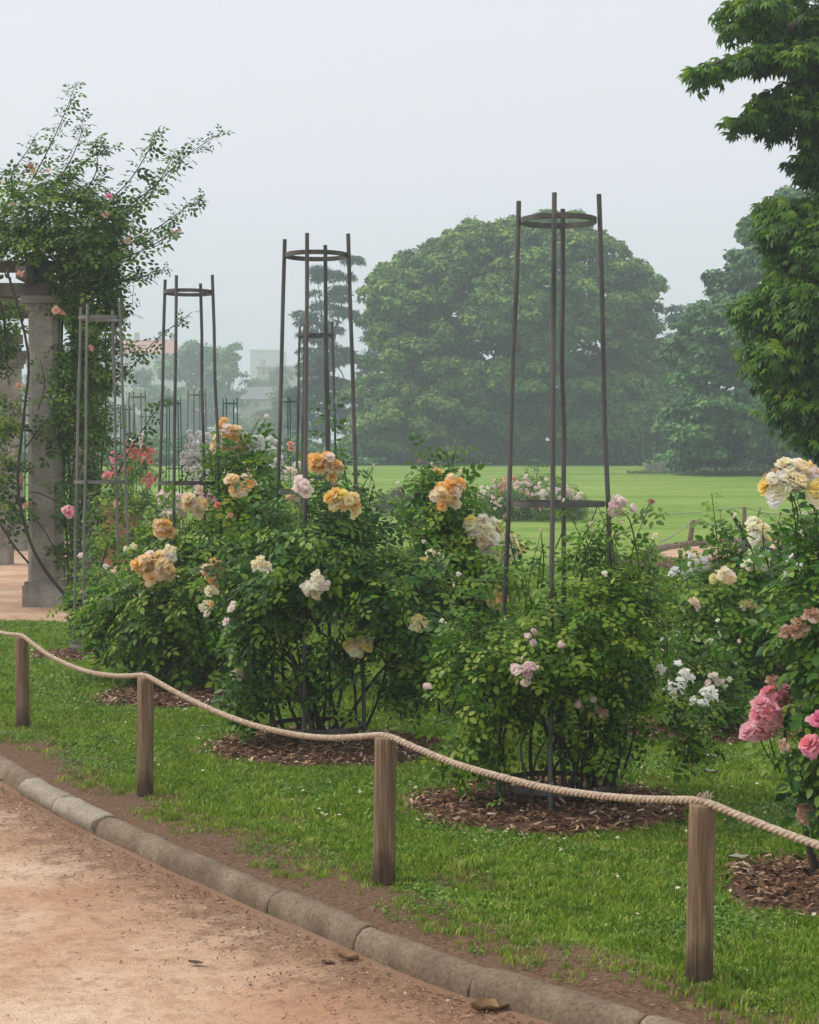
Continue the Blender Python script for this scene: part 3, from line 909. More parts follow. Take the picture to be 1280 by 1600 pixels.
# ------------------------------------------------------------------ mulch beds and litter
def mulch():
    CH = (np.array([(-.5, -.14, 0), (.5, -.11, .02), (.46, .13, .05), (-.42, .16, .03), (0, 0, .09)]), np.array([(0, 1, 4), (1, 2, 4), (2, 3, 4), (3, 0, 4)]))
    for i, (bx, by, rx, ry) in enumerate(BEDS):
        n, m = 40, 9
        V, Fc = [(bx, by, .035)], []
        for k in range(1, m + 1):
            for j in range(n):
                a = 2 * PI * j / n
                e = 1 + .10 * mnoise.noise((math.cos(a) * 1.7 + i * 5, math.sin(a) * 1.7, 0)) + .05 * mnoise.noise((math.cos(a) * 5 + i * 5, math.sin(a) * 5, 0))
                r = k / m
                V.append((bx + rx * e * r * math.cos(a), by + ry * e * r * math.sin(a), .012 + .03 * (1 - r * r) - (.03 if k == m else 0) + .012 * mnoise.noise((r * math.cos(a) * 6, r * math.sin(a) * 6, i))))
        for j in range(n):
            Fc.append((0, 1 + j, 1 + (j + 1) % n))
            for k in range(m - 1):
                a = 1 + k * n + j; b = 1 + k * n + (j + 1) % n
                Fc.append((a, a + n, b + n, b))
        bed = obj('mulch_bed', np.array(V), Fc, M['mulch'], None, True)
        tag(bed, kind='structure')
        cnt = int(3200 * rx * ry * (2.2 if rx < 1.5 else .5))
        rr = np.sqrt(RNG.random(cnt)) * RNG.uniform(.8, 1.07, cnt) * 1.04; aa = RNG.uniform(0, 2 * PI, cnt)
        en = np.array([1 + .10 * mnoise.noise((math.cos(a) * 1.7 + i * 5, math.sin(a) * 1.7, 0)) + .05 * mnoise.noise((math.cos(a) * 5 + i * 5, math.sin(a) * 5, 0)) for a in aa])
        P = np.stack([bx + rx * rr * en * np.cos(aa), by + ry * rr * en * np.sin(aa), .016 + .03 * np.clip(1 - rr ** 2, 0, 1) + RNG.uniform(0, .02, cnt)], 1)
        Nn = np.stack([RNG.normal(0, .35, cnt), RNG.normal(0, .35, cnt), np.ones(cnt)], 1)
        Rm = frames(Nn, RNG.normal(0, 1, (cnt, 3)))
        V, Fc, A = scatter(CH[0], CH[1], Rm, P, RNG.uniform(.018, .05, cnt), RNG.random(cnt) ** 1.15)
        o = obj('wood_chips', V, Fc, M['chip'], bed, False, {'rnd': A}); o['kind'] = 'stuff'
mulch()

def litter():
    # fallen petals on the lawn
    cnt = 3600
    x = RNG.uniform(-3.2, 2.4, cnt); y = RNG.uniform(4.6, 16, cnt)
    k = np.zeros(cnt, bool)
    for bx, by, rx, ry in BEDS:
        r = np.hypot((x - bx) / rx, (y - by) / ry)
        k |= (r < 2.0) & (RNG.random(cnt) < np.clip(1.9 - r, .0, .9))
    k |= RNG.random(cnt) < .12
    k &= kerb_dist(x, y) > .5
    x, y = x[k], y[k]; n = len(x)
    Nn = np.stack([RNG.normal(0, .4, n), RNG.normal(0, .4, n), np.ones(n)], 1)
    V, Fc, A = scatter(DIAM[0], DIAM[1], frames(Nn, RNG.normal(0, 1, (n, 3))), np.stack([x, y, RNG.uniform(.02, .045, n)], 1), RNG.uniform(.010, .026, n), RNG.random(n))
    o = obj('fallen_petals', V, Fc, M['fallen'], None, False, {'rnd': A}); tag(o, 'small cream petals scattered over the lawn and mulch', 'petals', kind='stuff')
    # grit and bits of bark on the path
    cnt = 15000
    x = RNG.uniform(-2.7, 1.6, cnt); s = RNG.random(cnt) ** 1.6 * 3.2 + .1
    y = kerb_y(x) - s
    k = (y > 4.0)
    x, y, s = x[k], y[k], s[k]; n = len(x)
    CH = (np.array([(-.5, -.3, 0), (.5, -.25, 0), (.4, .3, 0), (-.4, .3, 0), (0.05, 0, .4)]), np.array([(0, 1, 4), (1, 2, 4), (2, 3, 4), (3, 0, 4)]))
    Rm = frames(np.stack([RNG.normal(0, .15, n), RNG.normal(0, .15, n), np.ones(n)], 1), RNG.normal(0, 1, (n, 3)))
    sc = np.clip(RNG.lognormal(-5.6, .55, n), .0015, .016)
    V, Fc, A = scatter(CH[0], CH[1], Rm, np.stack([x, y, np.full(n, -.0875) + .010 * np.exp(-s / .15)], 1), sc, RNG.random(n))
    o = obj('path_grit', V, Fc, M['grit'], None, False, {'rnd': A}); tag(o, 'loose grit strewn over the sandy path', 'grit', kind='stuff')
    # crumbs of leaf and bark along the kerb and on the bare soil
    cnt = 8000
    x = RNG.uniform(-2.7, 1.8, cnt)
    d = np.where(RNG.random(cnt) < .75, -.1 - RNG.exponential(.20, cnt), .1 + RNG.exponential(.14, cnt))
    y = kerb_y(x) + d * np.sqrt(1 + kerb_slope(x) ** 2)
    z = np.where(d < 0, -.077, -.008)
    k = y > 4.0; x, y, z = x[k], y[k], z[k]; n = len(x)
    CH2 = (np.array([(-.5, -.16, 0), (.5, -.12, .05), (.42, .14, .1), (-.44, .16, .05), (0, 0, .14)]), CH[1])
    Rm = frames(np.stack([RNG.normal(0, .3, n), RNG.normal(0, .3, n), np.ones(n)], 1), RNG.normal(0, 1, (n, 3)))
    V, Fc, A = scatter(CH2[0], CH2[1], Rm, np.stack([x, y, z], 1), RNG.uniform(.006, .020, n), .15 + RNG.random(n) * .8)
    o = obj('bark_crumbs', V, Fc, M['chip'], None, False, {'rnd': A}); tag(o, 'brown crumbs of bark and leaf along the kerb', 'litter', kind='stuff')
litter()

def dead_leaf(px, py, z, ln, wd, mat, rz, label, curl=.25, name='fallen_leaf'):
    p = at(px, py, z)
    n, m = 7, 5
    V, Fc = [], []
    rg = random.Random(int(px * 7 + py))
    for i in range(n):
        v = i / (n - 1)
        w = wd * (math.sin(PI * (v * .92 + .06)) ** .8)
        for j in range(m):
            u = j / (m - 1) * 2 - 1
            V.append((u * w * .5, (v - .5) * ln, curl * ln * (abs(u) ** 2 * .45 + (v - .5) ** 2 * .7) + rg.uniform(-.03, .05) * ln + .004))
    for i in range(n - 1):
        for j in range(m - 1):
            q = i * m + j; Fc.append((q, q + 1, q + m + 1, q + m))
    c, s = math.cos(rz), math.sin(rz)
    V = np.array(V) @ np.array([(c, -s, 0), (s, c, 0), (0, 0, 1)]).T
    zmin = V[:, 2].min(); V[:, 2] -= zmin
    o = bpy.data.objects.new(name, mesh_np(name, V, Fc, mat, True))
    o.location = p
    COL.objects.link(o)
    return tag(o, label, 'leaf', 'fallen leaves')
dead_leaf(772, 1578, -.083, .15, .062, M['dead_leaf'], 1.9, 'large curled tan leaf on the path against the kerb', .3)
dead_leaf(545, 1500, -.083, .075, .04, M['dead_leaf'], 1.3, 'small curled brown leaf near the kerb beside a dark flat leaf', .45)
dead_leaf(513, 1504, -.083, .05, .03, M['dead_leaf_dark'], 1.2, 'dark greyish flat leaf on the sandy path', .15)
dead_leaf(306, 1506, -.083, .055, .026, M['dead_leaf_dark'], 1.2, 'crumpled dark brown leaf alone in the middle of the path', .2)
dead_leaf(68, 1224, -.083, .10, .04, M['dead_leaf'], .2, 'dry tan leaf leaning on the weathered kerb', .35)
dead_leaf(16, 1222, -.083, .13, .045, M['dead_leaf'], 1.3, 'long dry leaf lying flat where the path meets the kerb', .25)
dead_leaf(1152, 1341, .03, .085, .06, M['pale_litter'], 1.5, 'bleached pale leaf lying on the grass beside a post', .2)
dead_leaf(1104, 1184, .03, .14, .035, M['pale_litter'], 1.5, 'narrow bleached leaf on the grass between two rose beds', .15)
dead_leaf(1112, 1207, .03, .08, .04, M['pale_litter'], 1.2, 'small grey curled leaf on the grass behind the rope', .3)

# ------------------------------------------------------------------ rope fence in front
POSTS = [((36, 1138), .405 + .14, .040, (-.005, 0), 'weathered round post carrying the rope, at the bend of the kerb'),
         ((227, 1243), .565, .0385, (.008, 0), 'slim grey-brown rope post standing in grass by the pale kerb stones'),
         ((600, 1380), .553, .0415, (.012, 0), 'brown rope post split by a long vertical crack'),
         ((1092, 1532), .545, .0415, (.016, 0), 'smooth thick rope post with a frayed tuft of rope on its top')]
def post_mesh(h, r, crack, seed, n=40, rows=22):
    V, Fc = [], []
    zs = np.concatenate([[-.08], np.linspace(0, h - .004, rows), [h]])
    for zi, z in enumerate(zs):
        rr = r * (.93 if zi == len(zs) - 1 else 1.0) * (1 + .03 * (1 - z / h))
        for j in range(n):
            a = 2 * PI * j / n
            d = .0014 * mnoise.noise((math.cos(a) * 6 + seed, math.sin(a) * 6, z * 2)) + .0009 * mnoise.noise((math.cos(a) * 16 + seed, math.sin(a) * 16, z * 1.5))
            if crack is not None:
                c0 = crack + .12 * math.sin(z * 5)
                da = abs((a - c0 + PI) % (2 * PI) - PI)
                if da < .1 and z > .02: d -= .014 * (1 - da / .1)
            V.append(((rr + d) * math.cos(a), (rr + d) * math.sin(a), z))
    m = len(zs)
    for i in range(m - 1):
        for j in range(n):
            k = (j + 1) % n
            Fc.append((i * n + j, i * n + k, (i + 1) * n + k, (i + 1) * n + j))
    V.append((0, 0, h + .002)); c = len(V) - 1
    for j in range(n): Fc.append(((m - 1) * n + j, (m - 1) * n + (j + 1) % n, c))
    return np.array(V), Fc

def rope_strands(P, r, pitch, mb, strands=3, sides=6):
    d = np.concatenate([[0], np.cumsum(np.linalg.norm(np.diff(P, axis=0), axis=1))])
    n = int(d[-1] / (pitch / 8))
    s = np.linspace(0, d[-1], n)
    C = np.stack([np.interp(s, d, P[:, i]) for i in range(3)], 1)
    T = unit(np.gradient(C, axis=0))
    S = unit(np.cross(T, (0, 0, 1.0))); U = np.cross(S, T)
    for k in range(strands):
        ph = 2 * PI * (s / pitch + k / strands)
        H = C + (np.cos(ph)[:, None] * S + np.sin(ph)[:, None] * U) * r * .50
        mb.tube(H, r * .56, sides)

def rope_fence():
    tops = []
    for i, (b, h, r, lean, lab) in enumerate(POSTS):
        p = at(*b)
        V, Fc = post_mesh(h, r, (4.55 if i == 2 else None), i * 11)
        V[:, 0] += lean[0] * V[:, 2]
        o = bpy.data.objects.new('rope_post', mesh_np('rope_post', V, Fc, M['post_wood'], True))
        o.location = p; COL.objects.link(o)
        tag(o, lab, 'post', 'posts of the rope fence along the path')
        # wire staple over the rope
        a_ = math.radians(40); c_ = Vector((lean[0] * h, 0, h))
        st = [c_ + Vector((-.017 * math.sin(a_) * q, .017 * math.cos(a_) * q, zz)) for q, zz in ((-1, -.012), (-1, .012), (-.75, .026), (0, .030), (.75, .026), (1, .012), (1, -.012))]
        V2, F2 = tube([tuple(q) for q in st], .0016, 5)
        so = bpy.data.objects.new('staple', mesh_np('staple', V2, F2, M['iron_light'], True)); COL.objects.link(so); so.parent = o
        tops.append(p + np.array((lean[0] * h, 0, h)))
    ends = [np.array((-3.35, 12.6, .55)), np.array((1.75, 4.05, .50))]
    for e_, lab in ((ends[0], 'rope post beyond the bend of the kerb'), (ends[1], 'rope post past the one with the frayed tuft')):
        V, Fc = post_mesh(e_[2], .04, None, 77 + e_[0])
        o = bpy.data.objects.new('rope_post', mesh_np('rope_post', V, Fc, M['post_wood'], True)); o.location = (e_[0], e_[1], 0); COL.objects.link(o)
        tag(o, lab, 'post', 'posts of the rope fence along the path')
    T = [ends[0]] + tops + [ends[1]]
    P = []
    sag = [.07, .085, .095, .07, .05]
    for i in range(len(T) - 1):
        a, b = T[i] + (0, 0, .013), T[i + 1] + (0, 0, .013)
        # the rope lies flat across each post head, then sags
        n = 40
        for k in range(n):
            t = k / n
            p = a + (b - a) * t
            s_ = sag[i] * 4 * t * (1 - t)
            if i == 2: s_ *= (.9 + .35 * t)
            p = p - (0, 0, s_)
            p = p + np.array((0, 0, .004 * mnoise.noise((i * 3 + t * 6, 0, 0))))
            P.append(p)
    P.append(T[-1] + (0, 0, .013))
    P = np.array(P)
    k = np.array([.25, .5, .25])
    for _ in range(2):
        Q = P.copy()
        for c in range(3): Q[1:-1, c] = np.convolve(P[:, c], k, 'valid')
        P = Q
    mb = MB(); rope_strands(P, .0128, .06, mb)
    V, Fc = mb.get()
    root = empty('rope', tops[3], 'thick twisted hemp rope slung low from post to post along the path', 'rope')
    obj('twisted_line', V, Fc, M['rope'], root, True)
    # loose fibres along the rope and the frayed end over the last post
    mb = MB(); rg = random.Random(3)
    for _ in range(150):
        i = rg.randrange(20, len(P) - 2); p = P[i]
        d = unit(np.array((rg.gauss(0, 1), rg.gauss(0, 1), rg.gauss(0, 1))))
        mb.tube([p + d * .012, p + d * .020 + (rg.gauss(0, .006), 0, .002), p + d * .028 + (rg.gauss(0, .01), 0, -.002)], [.0007, .0006, .0004], 3)
    mb.build('fibres', M['rope'], root)['kind'] = 'stuff'
    mb = MB()
    for _ in range(46):
        b = tops[3] + (rg.gauss(0.008, .008), rg.gauss(0, .008), .012)
        d = unit(np.array((rg.gauss(-.1, .5), rg.gauss(0, .4), 1)))
        l = rg.uniform(.014, .032)
        mb.tube([b, b + d * l * .5 + (rg.gauss(0, .003), 0, 0), b + d * l + (rg.gauss(0, .006), 0, 0)], [.0016, .0013, .0008], 3)
    mb.build('frayed_end', M['rope'], root)['kind'] = 'stuff'
rope_fence()

# ------------------------------------------------------------------ obelisks (rose supports)
def obelisk(px, Y, rot, label, mat='iron', H=2.83, r0=.275, r1=.185, mid=True, group='metal obelisks for climbing roses', name='rose_obelisk', tilt=0, sides=10, pole_r=.0112, zg=0.0, yoff=0.0, order=None):
    c = atY(px, 718, Y); x, y = c[0], Y
    root = empty(name, (x, y, zg), label, 'plant support', group)
    hs = [H, H + .015, H - .02, H - .005]
    for k in range(4):
        a = -PI / 2 - math.atan2(x, y) + math.radians(rot) + k * PI / 2
        rb, rt = r0, r1 * .985
        P = np.array([(x + math.cos(a) * (rb + (rt - rb) * t), y + math.sin(a) * (rb + (rt - rb) * t), zg - .03 + (hs[k] + .03) * t) for t in np.linspace(0, 1, 9)])
        P[1:-1] += RNG.normal(0, .0025, (7, 3)) * (1, 1, 0)
        V, Fc = tube(P, pole_r, sides)
        obj('pole', V, Fc, M[mat], root, False)
    rings = [(H - .10, None), (H * .502, None), (.115, None)] if mid else [(H - .10, None)]
    for z, _ in rings:
        r = r0 + (r1 - r0) * z / H - pole_r - .004
        n = 40; V, Fc = [], []
        for j in range(n):
            a = 2 * PI * j / n
            for rr, zz in ((r, -.0125), (r, .0125), (r - .006, .0125), (r - .006, -.0125)):
                V.append((x + rr * math.cos(a), y + rr * math.sin(a), zg + z + zz))
        for j in range(n):
            k = (j + 1) % n
            for q in range(4):
                Fc.append((j * 4 + q, k * 4 + q, k * 4 + (q + 1) % 4, j * 4 + (q + 1) % 4))
        obj('ring', np.array(V), Fc, M[mat], root, False)
    return root
obelisk(872, 7.8, -6, 'tall dark iron obelisk rising from the pale pink rose behind the cracked post', H=2.785)
obelisk(495, 9.5, -16, 'dark iron obelisk standing in the rose bush with apricot and blush clusters')
obelisk(296, 11.9, -27, 'brownish iron obelisk in the peach rose bush with red roofs behind', H=2.86)
obelisk(158, 13.7, -33, 'light grey iron obelisk with a nearly bare foot beside the stone columns', 'iron_light', H=2.83)
obelisk(494, 15.9, -35, 'rusty iron obelisk seen through the bars of a nearer one', H=2.85)
for px, Y, lab, mt in ((360, 34.5, 'green painted obelisk behind the white roses', 'green_iron'), (452, 33.5, 'green painted obelisk in front of the conifers', 'green_iron'),
                       (272, 34.5, 'green painted obelisk in front of the pale hazy tree', 'green_iron'), (200, 38.5, 'green painted obelisk above the red roses', 'green_iron'),
                       (43, 33, 'green painted obelisk between the stone columns', 'green_iron'),
                       (215, 31, 'faint grey obelisk with straight bars far behind the red roses', 'iron_light'), (308, 30, 'faint grey obelisk above the white roses', 'iron_light')):
    obelisk(px, Y, random.uniform(-40, 0), lab, mt, r0=.21, r1=.16, group='obelisks far back in the garden', sides=6, pole_r=.013)

# ------------------------------------------------------------------ rose bushes
def leaves_on_shoots(shape, n_shoots, per, leaf_len, tpl=ROSE5, up=.55, reach=(.10, .34), shell=.55, bright=.5, clip_z=.05, grow=None):
    """shoots that start inside the shape and grow outward, carrying compound leaves; returns leaf arrays and shoot tubes"""
    n_shoots = max(8, int(n_shoots * .74))
    W, Nn, u, e, Q = shape.sample(n_shoots, shell)
    out = unit(Nn * .8 + np.array((0, 0, up)) + RNG.normal(0, .45, Nn.shape))
    P_, N_, D_, S_, A_ = [], [], [], [], []
    mb = MB()
    for i in range(n_shoots):
        L = RNG.uniform(*reach)
        a = W[i] - out[i] * L * .75
        d = out[i].copy()
        pts = [a]
        for k in range(4):
            d = unit(d + RNG.normal(0, .18, 3) + np.array((0, 0, -.05 * k)))
            pts.append(pts[-1] + d * L / 4)
        C = curve_pts(pts, per + 2)
        mb.tube(C[::2] if len(C) > 6 else C, np.linspace(.0032, .0014, len(C[::2] if len(C) > 6 else C)), 3, False)
        side = unit(np.cross(d, (0, 0, 1.0)) + RNG.normal(0, .2, 3))
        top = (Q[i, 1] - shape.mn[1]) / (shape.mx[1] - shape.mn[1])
        for k in range(per):
            t = (k + 1) / (per + 1)
            p = C[k + 1]
            ang = 2.4 * k + i
            f = math.cos(ang) * side + math.sin(ang) * np.cross(d, side)
            dirn = unit(f * .9 + d * .5 + np.array((0, 0, .1)))
            nr = unit(np.array((0, 0, 1.0)) + Nn[i] * .75 + RNG.normal(0, .38, 3))
            P_.append(p); N_.append(nr); D_.append(dirn)
            S_.append(leaf_len * 1.55 * RNG.uniform(.55, 1.2) * (1 - .35 * t * t))
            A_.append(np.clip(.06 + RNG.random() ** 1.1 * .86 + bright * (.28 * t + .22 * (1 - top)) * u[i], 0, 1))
    P_, N_, D_, S_, A_ = [np.array(q) for q in (P_, N_, D_, S_, A_)]
    k = P_[:, 2] > clip_z
    return P_[k], N_[k], D_[k], S_[k], A_[k], mb

LEAF_MESH = {}
def leaf_objects(parent, P, Rm, S, A, tpl, mat):
    """large leaves that show singly: own objects sharing mesh data"""
    key = (mat.name, id(tpl[0]))
    if key not in LEAF_MESH:
        LEAF_MESH[key] = [mesh_np('leaf', tpl[0], tpl[1], mat, False, {'rnd': np.full(len(tpl[0]), v)}) for v in np.linspace(.1, .95, 7)]
    ms = LEAF_MESH[key]
    for p, r, s, a in zip(P, Rm, S, A):
        o = bpy.data.objects.new('leaf', ms[min(6, int(a * 7))])
        mw = Matrix.Identity(4)
        for i in range(3):
            for j in range(3): mw[i][j] = float(r[i, j] * s)
            mw[i][3] = float(p[i])
        o.matrix_basis = mw
        link(o, parent)

def stems(root, base, shape, n, r=(.006, .011), spread=.18, mat='cane', hit=None, lean=.6, hmin=.35):
    W, _, _, _, _ = shape.sample(n, 0.1)
    for i in range(n):
        a = RNG.uniform(0, 2 * PI); q = spread * math.sqrt(RNG.random())
        b = np.array((base[0] + math.cos(a) * q, base[1] + math.sin(a) * q, base[2] - .02))
        e = W[i].copy()
        if e[2] < b[2] + hmin: e[2] = b[2] + hmin + RNG.random() * .3
        m1 = b + (e - b) * .35 + np.array((math.cos(a) * .06, math.sin(a) * .06, .06)) + RNG.normal(0, .025, 3)
        m2 = b + (e - b) * .7 + RNG.normal(0, .04, 3) + np.array((0, 0, .05))
        C = curve_pts([b, m1, m2, e], 11)
        rr = RNG.uniform(*r)
        V, Fc = tube(C, np.linspace(rr, rr * .45, 11), 5)
        obj('stem', V, Fc, M[mat], root, True)

def clusters(root, shape, base, specs, size):
    """specs: (px, py, count, spread px, style, palette[, size factor])"""
    for sp in specs:
        px, py, n, sd, style, pal = sp[:6]
        k = sp[6] if len(sp) > 6 else 1.0
        Y0 = sp[7] if len(sp) > 7 else shape.front(px, py) - .13
        c = atY(px, py, Y0)
        m = sd * Y0 / F
        n = n if n < 3 else int(n * 2.4)
        for i in range(n):
            if n == 1: off = np.zeros(3)
            else:
                g = RNG.normal(0, 1, 3); g /= np.linalg.norm(g) + .2
                off = g * m * 1.3 * (.35 + .65 * RNG.random()) * (1, .6, .85)
            p = c + off
            if off[1] > 0: p[1] -= off[1] * .5
            fc = Vector((off[0] / (m + .01) * .9 + random.gauss(0, .25), -.55 + off[1] / (m + .01) * .5, .65 + off[2] / (m + .01) * .7))
            st = style if not isinstance(style, tuple) else random.choice(style)
            pl = pal if not isinstance(pal, tuple) else random.choice(pal)
            bloom(root, p, size * k * 1.08, st, pl, fc)
        # flower stalk down into the bush
        tgt = np.array((base[0] * .3 + c[0] * .7, Y0 + .30, c[2] - RNG.uniform(.16, .3)))
        C = curve_pts([tgt, (tgt + c) / 2 + RNG.normal(0, .015, 3), c], 7)
        V, Fc = tube(C, np.linspace(.0034, .0024, 7), 5)
        obj('stalk', V, Fc, M['green_cane'], root, True)

def rose_bush(name, label, poly, Y, T, base_px, n_shoots, per, leaf_len, specs, bsize, mat='rose_leaf', n_stems=14, R=None, n_obj=220, group='rose bushes', tpl=ROSE5, extra=None, spread=.18, up=.55, shell=.6, reach=(.15, .46), bright=.55, stem_r=(.006, .011), cat='rose bush', sprigs=None, twig=True):
    zb = terrain(Y)
    b = atY(base_px, 800, Y); base = np.array((b[0], Y, zb))
    root = empty(name, base, label, cat, group)
    shape = Shape(poly, Y, T, R)
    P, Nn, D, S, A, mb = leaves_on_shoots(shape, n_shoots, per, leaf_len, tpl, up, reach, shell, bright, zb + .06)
    for ex in (extra or []):       # looser side growth: (poly, dY, T, shoots)
        s2 = Shape(ex[0], Y + ex[1], ex[2])
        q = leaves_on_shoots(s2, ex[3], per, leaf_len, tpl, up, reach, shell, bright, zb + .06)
        P = np.concatenate([P, q[0]]); Nn = np.concatenate([Nn, q[1]]); D = np.concatenate([D, q[2]])
        S = np.concatenate([S, q[3]]); A = np.concatenate([A, q[4]])
        mb.v += q[5].v; mb.f += [tuple(i + mb.n for i in f) for f in q[5].f]; mb.n += q[5].n
    sprigs = list(sprigs or [])
    if n_obj:
        rg = random.Random(int(Y * 100))
        top = sorted(poly, key=lambda q: q[1])[:max(5, len(poly) // 2)]
        for _ in range(26):
            a_, b_ = rg.sample(top, 2); t_ = rg.random() * .4
            x_ = a_[0] + (b_[0] - a_[0]) * t_; y_ = a_[1] + (b_[1] - a_[1]) * t_
            h_ = rg.uniform(25, 95) * 9.0 / Y; dx_ = rg.uniform(-.5, .5) * h_
            sprigs.append(([(x_ - dx_ * .3, y_ + 45), (x_, y_), (x_ + dx_ * .4, y_ - h_ * .5), (x_ + dx_, y_ - h_)], rg.uniform(-.5, .4) * T, rg.randint(7, 12), .0032))
            if rg.random() < .6: specs = list(specs) + [(x_ + dx_, y_ - h_ - 2, 1, 0, rg.choice(('bud', 'bud', 'ragged')), rg.choice(('brown', 'cream', 'blush')), rg.uniform(.35, .6), Y)]
    for sg in sprigs:      # single long shoots drawn through pixels: (pixels, dY, n leaves, r)
        C = curve_pts([atY(px, py, Y + sg[1] + RNG.normal(0, .02)) for px, py in sg[0]], sg[2] + 2)
        V, Fc = tube(C, np.linspace(sg[3], sg[3] * .45, len(C)), 5)
        obj('stem', V, Fc, M['green_cane'], root, True)
        t = unit(np.gradient(C, axis=0))
        for k in range(1, len(C) - 1):
            ang = 2.4 * k
            s0 = unit(np.cross(t[k], (.2, 1, .1)))
            f = math.cos(ang) * s0 + math.sin(ang) * np.cross(t[k], s0)
            P = np.vstack([P, C[k]]); D = np.vstack([D, unit(f + t[k] * .35)]); Nn = np.vstack([Nn, unit(np.array((0, -.35, 1)) + RNG.normal(0, .4, 3))])
            S = np.append(S, leaf_len * 1.3 * RNG.uniform(.75, 1.25)); A = np.append(A, .25 + .6 * RNG.random() * (.4 + .6 * k / len(C)))
    Rm = frames(Nn, D)
    if n_obj:
        # the leaves nearest the viewer on the outside of the bush
        sc_ = -P[:, 1] + RNG.normal(0, T * .45, len(P))
        idx = np.argsort(-sc_)[:n_obj]
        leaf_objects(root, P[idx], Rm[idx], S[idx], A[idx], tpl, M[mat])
        keep = np.ones(len(P), bool); keep[idx] = False
        P, Rm, S, A = P[keep], Rm[keep], S[keep], A[keep]
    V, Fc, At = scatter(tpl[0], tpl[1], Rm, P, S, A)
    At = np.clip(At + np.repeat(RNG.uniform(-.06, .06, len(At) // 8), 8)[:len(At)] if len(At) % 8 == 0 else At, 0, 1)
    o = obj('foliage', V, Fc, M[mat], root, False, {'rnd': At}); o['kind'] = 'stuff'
    if twig:
        V, Fc = mb.get()
        o = obj('twigs', V, Fc, M['green_cane'], root, False); o['kind'] = 'stuff'
    stems(root, base, shape, n_stems, stem_r, spread)
    clusters(root, shape, base, specs, bsize)
    return root

OP = ('open', 'open', 'ragged')
rose_bush('rose_bush', 'dense rose bush with peach and apricot clusters around the brownish obelisk',
    [(165, 1010), (152, 940), (185, 870), (240, 820), (300, 795), (335, 770), (340, 720), (372, 700), (410, 725), (425, 780), (440, 860), (420, 960), (400, 1030), (350, 1062), (290, 1070), (230, 1066), (190, 1050)],
    11.9, .66, 292, 430, 8, .105,
    [(362, 684, 9, 30, 'open', ('peach', 'apricot')), (400, 690, 3, 14, 'open', 'white', .8), (376, 760, 6, 20, 'open', ('peach', 'apricot')), (275, 795, 9, 30, OP, 'blush'), (305, 785, 5, 20, OP, 'peach'),
     (252, 826, 4, 16, 'open', 'apricot'), (243, 885, 9, 26, 'open', ('apricot', 'peach')), (205, 858, 2, 10, 'ragged', 'cream', .7), (265, 862, 3, 14, 'ragged', 'cream', .7),
     (405, 885, 3, 12, 'ragged', 'cream', .8), (325, 950, 2, 12, 'ragged', 'peach', .8), (340, 790, 1, 0, 'open', 'red', .6), (360, 805, 1, 0, 'ragged', 'red', .6)],
    .095, n_stems=16, extra=[([(120, 960), (150, 900), (200, 900), (190, 1000), (150, 1040)], .3, .25, 34)], spread=.25)
rose_bush('rose_bush', 'leggy rose bush with apricot and blush clusters around the dark obelisk in the middle',
    [(335, 930), (350, 880), (375, 840), (420, 800), (480, 785), (550, 800), (600, 840), (670, 870), (700, 920), (695, 990), (640, 1010), (590, 990), (550, 965), (500, 960), (460, 975), (420, 1020), (380, 1060), (350, 1000)],
    9.45, .55, 505, 375, 8, .092,
    [(507, 726, 8, 25, 'open', ('apricot', 'apricot', 'peach')), (470, 758, 4, 16, 'ragged', 'blush'), (536, 780, 8, 24, 'open', ('apricot', 'lemon')), (463, 775, 3, 10, 'open', 'peach', .8),
     (335, 893, 4, 16, 'open', ('apricot', 'peach')), (329, 925, 1, 0, 'open', 'peach'), (490, 916, 7, 20, 'ragged', ('cream', 'blush')), (408, 884, 3, 13, 'ragged', 'cream', .8), (563, 1008, 5, 18, 'open', 'lemon', .8),
     (328, 950, 2, 9, 'ragged', 'peach', .8), (365, 948, 2, 7, 'ragged', 'blush', .7), (358, 975, 2, 8, 'ragged', 'blush', .7), (370, 1056, 3, 9, 'ragged', 'cream', .7), (487, 1042, 1, 0, 'ragged', 'brown', 1.1), (656, 975, 4, 14, 'ragged', ('cream', 'lemon'), .8)],
    .085, 'rose_leaf_dark', n_stems=18,
    extra=[([(600, 990), (690, 980), (690, 1060), (650, 1110), (600, 1090)], .1, .25, 45), ([(355, 1040), (420, 1030), (430, 1090), (380, 1120), (355, 1090)], -.1, .18, 26), ([(440, 960), (560, 960), (600, 1060), (520, 1110), (450, 1080)], .0, .35, 26)],
    sprigs=[([(520, 790), (515, 720), (512, 660), (510, 625)], .3, 14, .006), ([(545, 790), (540, 740), (530, 690)], .2, 10, .005)], spread=.27, stem_r=(.007, .014))
rose_bush('rose_bush', 'open yellow-green rose bush with tall peach spray between the two dark obelisks',
    [(600, 870), (640, 830), (668, 770), (690, 748), (720, 765), (745, 820), (800, 850), (815, 930), (760, 975), (700, 960), (640, 930)],
    10.6, .45, 700, 230, 7, .095,
    [(680, 745, 2, 8, 'open', 'apricot', .9), (703, 768, 9, 28, OP, ('peach', 'apricot')), (690, 782, 3, 14, 'open', 'apricot', .9), (755, 832, 9, 26, 'open', ('cream', 'peach')), (735, 820, 3, 8, 'open', 'lemon', .8),
     (795, 860, 7, 24, 'open', ('lemon', 'cream')), (677, 876, 6, 17, OP, ('cream', 'lemon'), .9), (778, 938, 4, 14, 'open', ('apricot', 'peach'), .9), (810, 838, 1, 0, 'bud', 'cream', .5)],
    .09, bright=.95, n_stems=10, spread=.2, n_obj=180,
    extra=[([(640, 930), (800, 930), (810, 1050), (700, 1080), (650, 1040)], .0, .3, 110)])
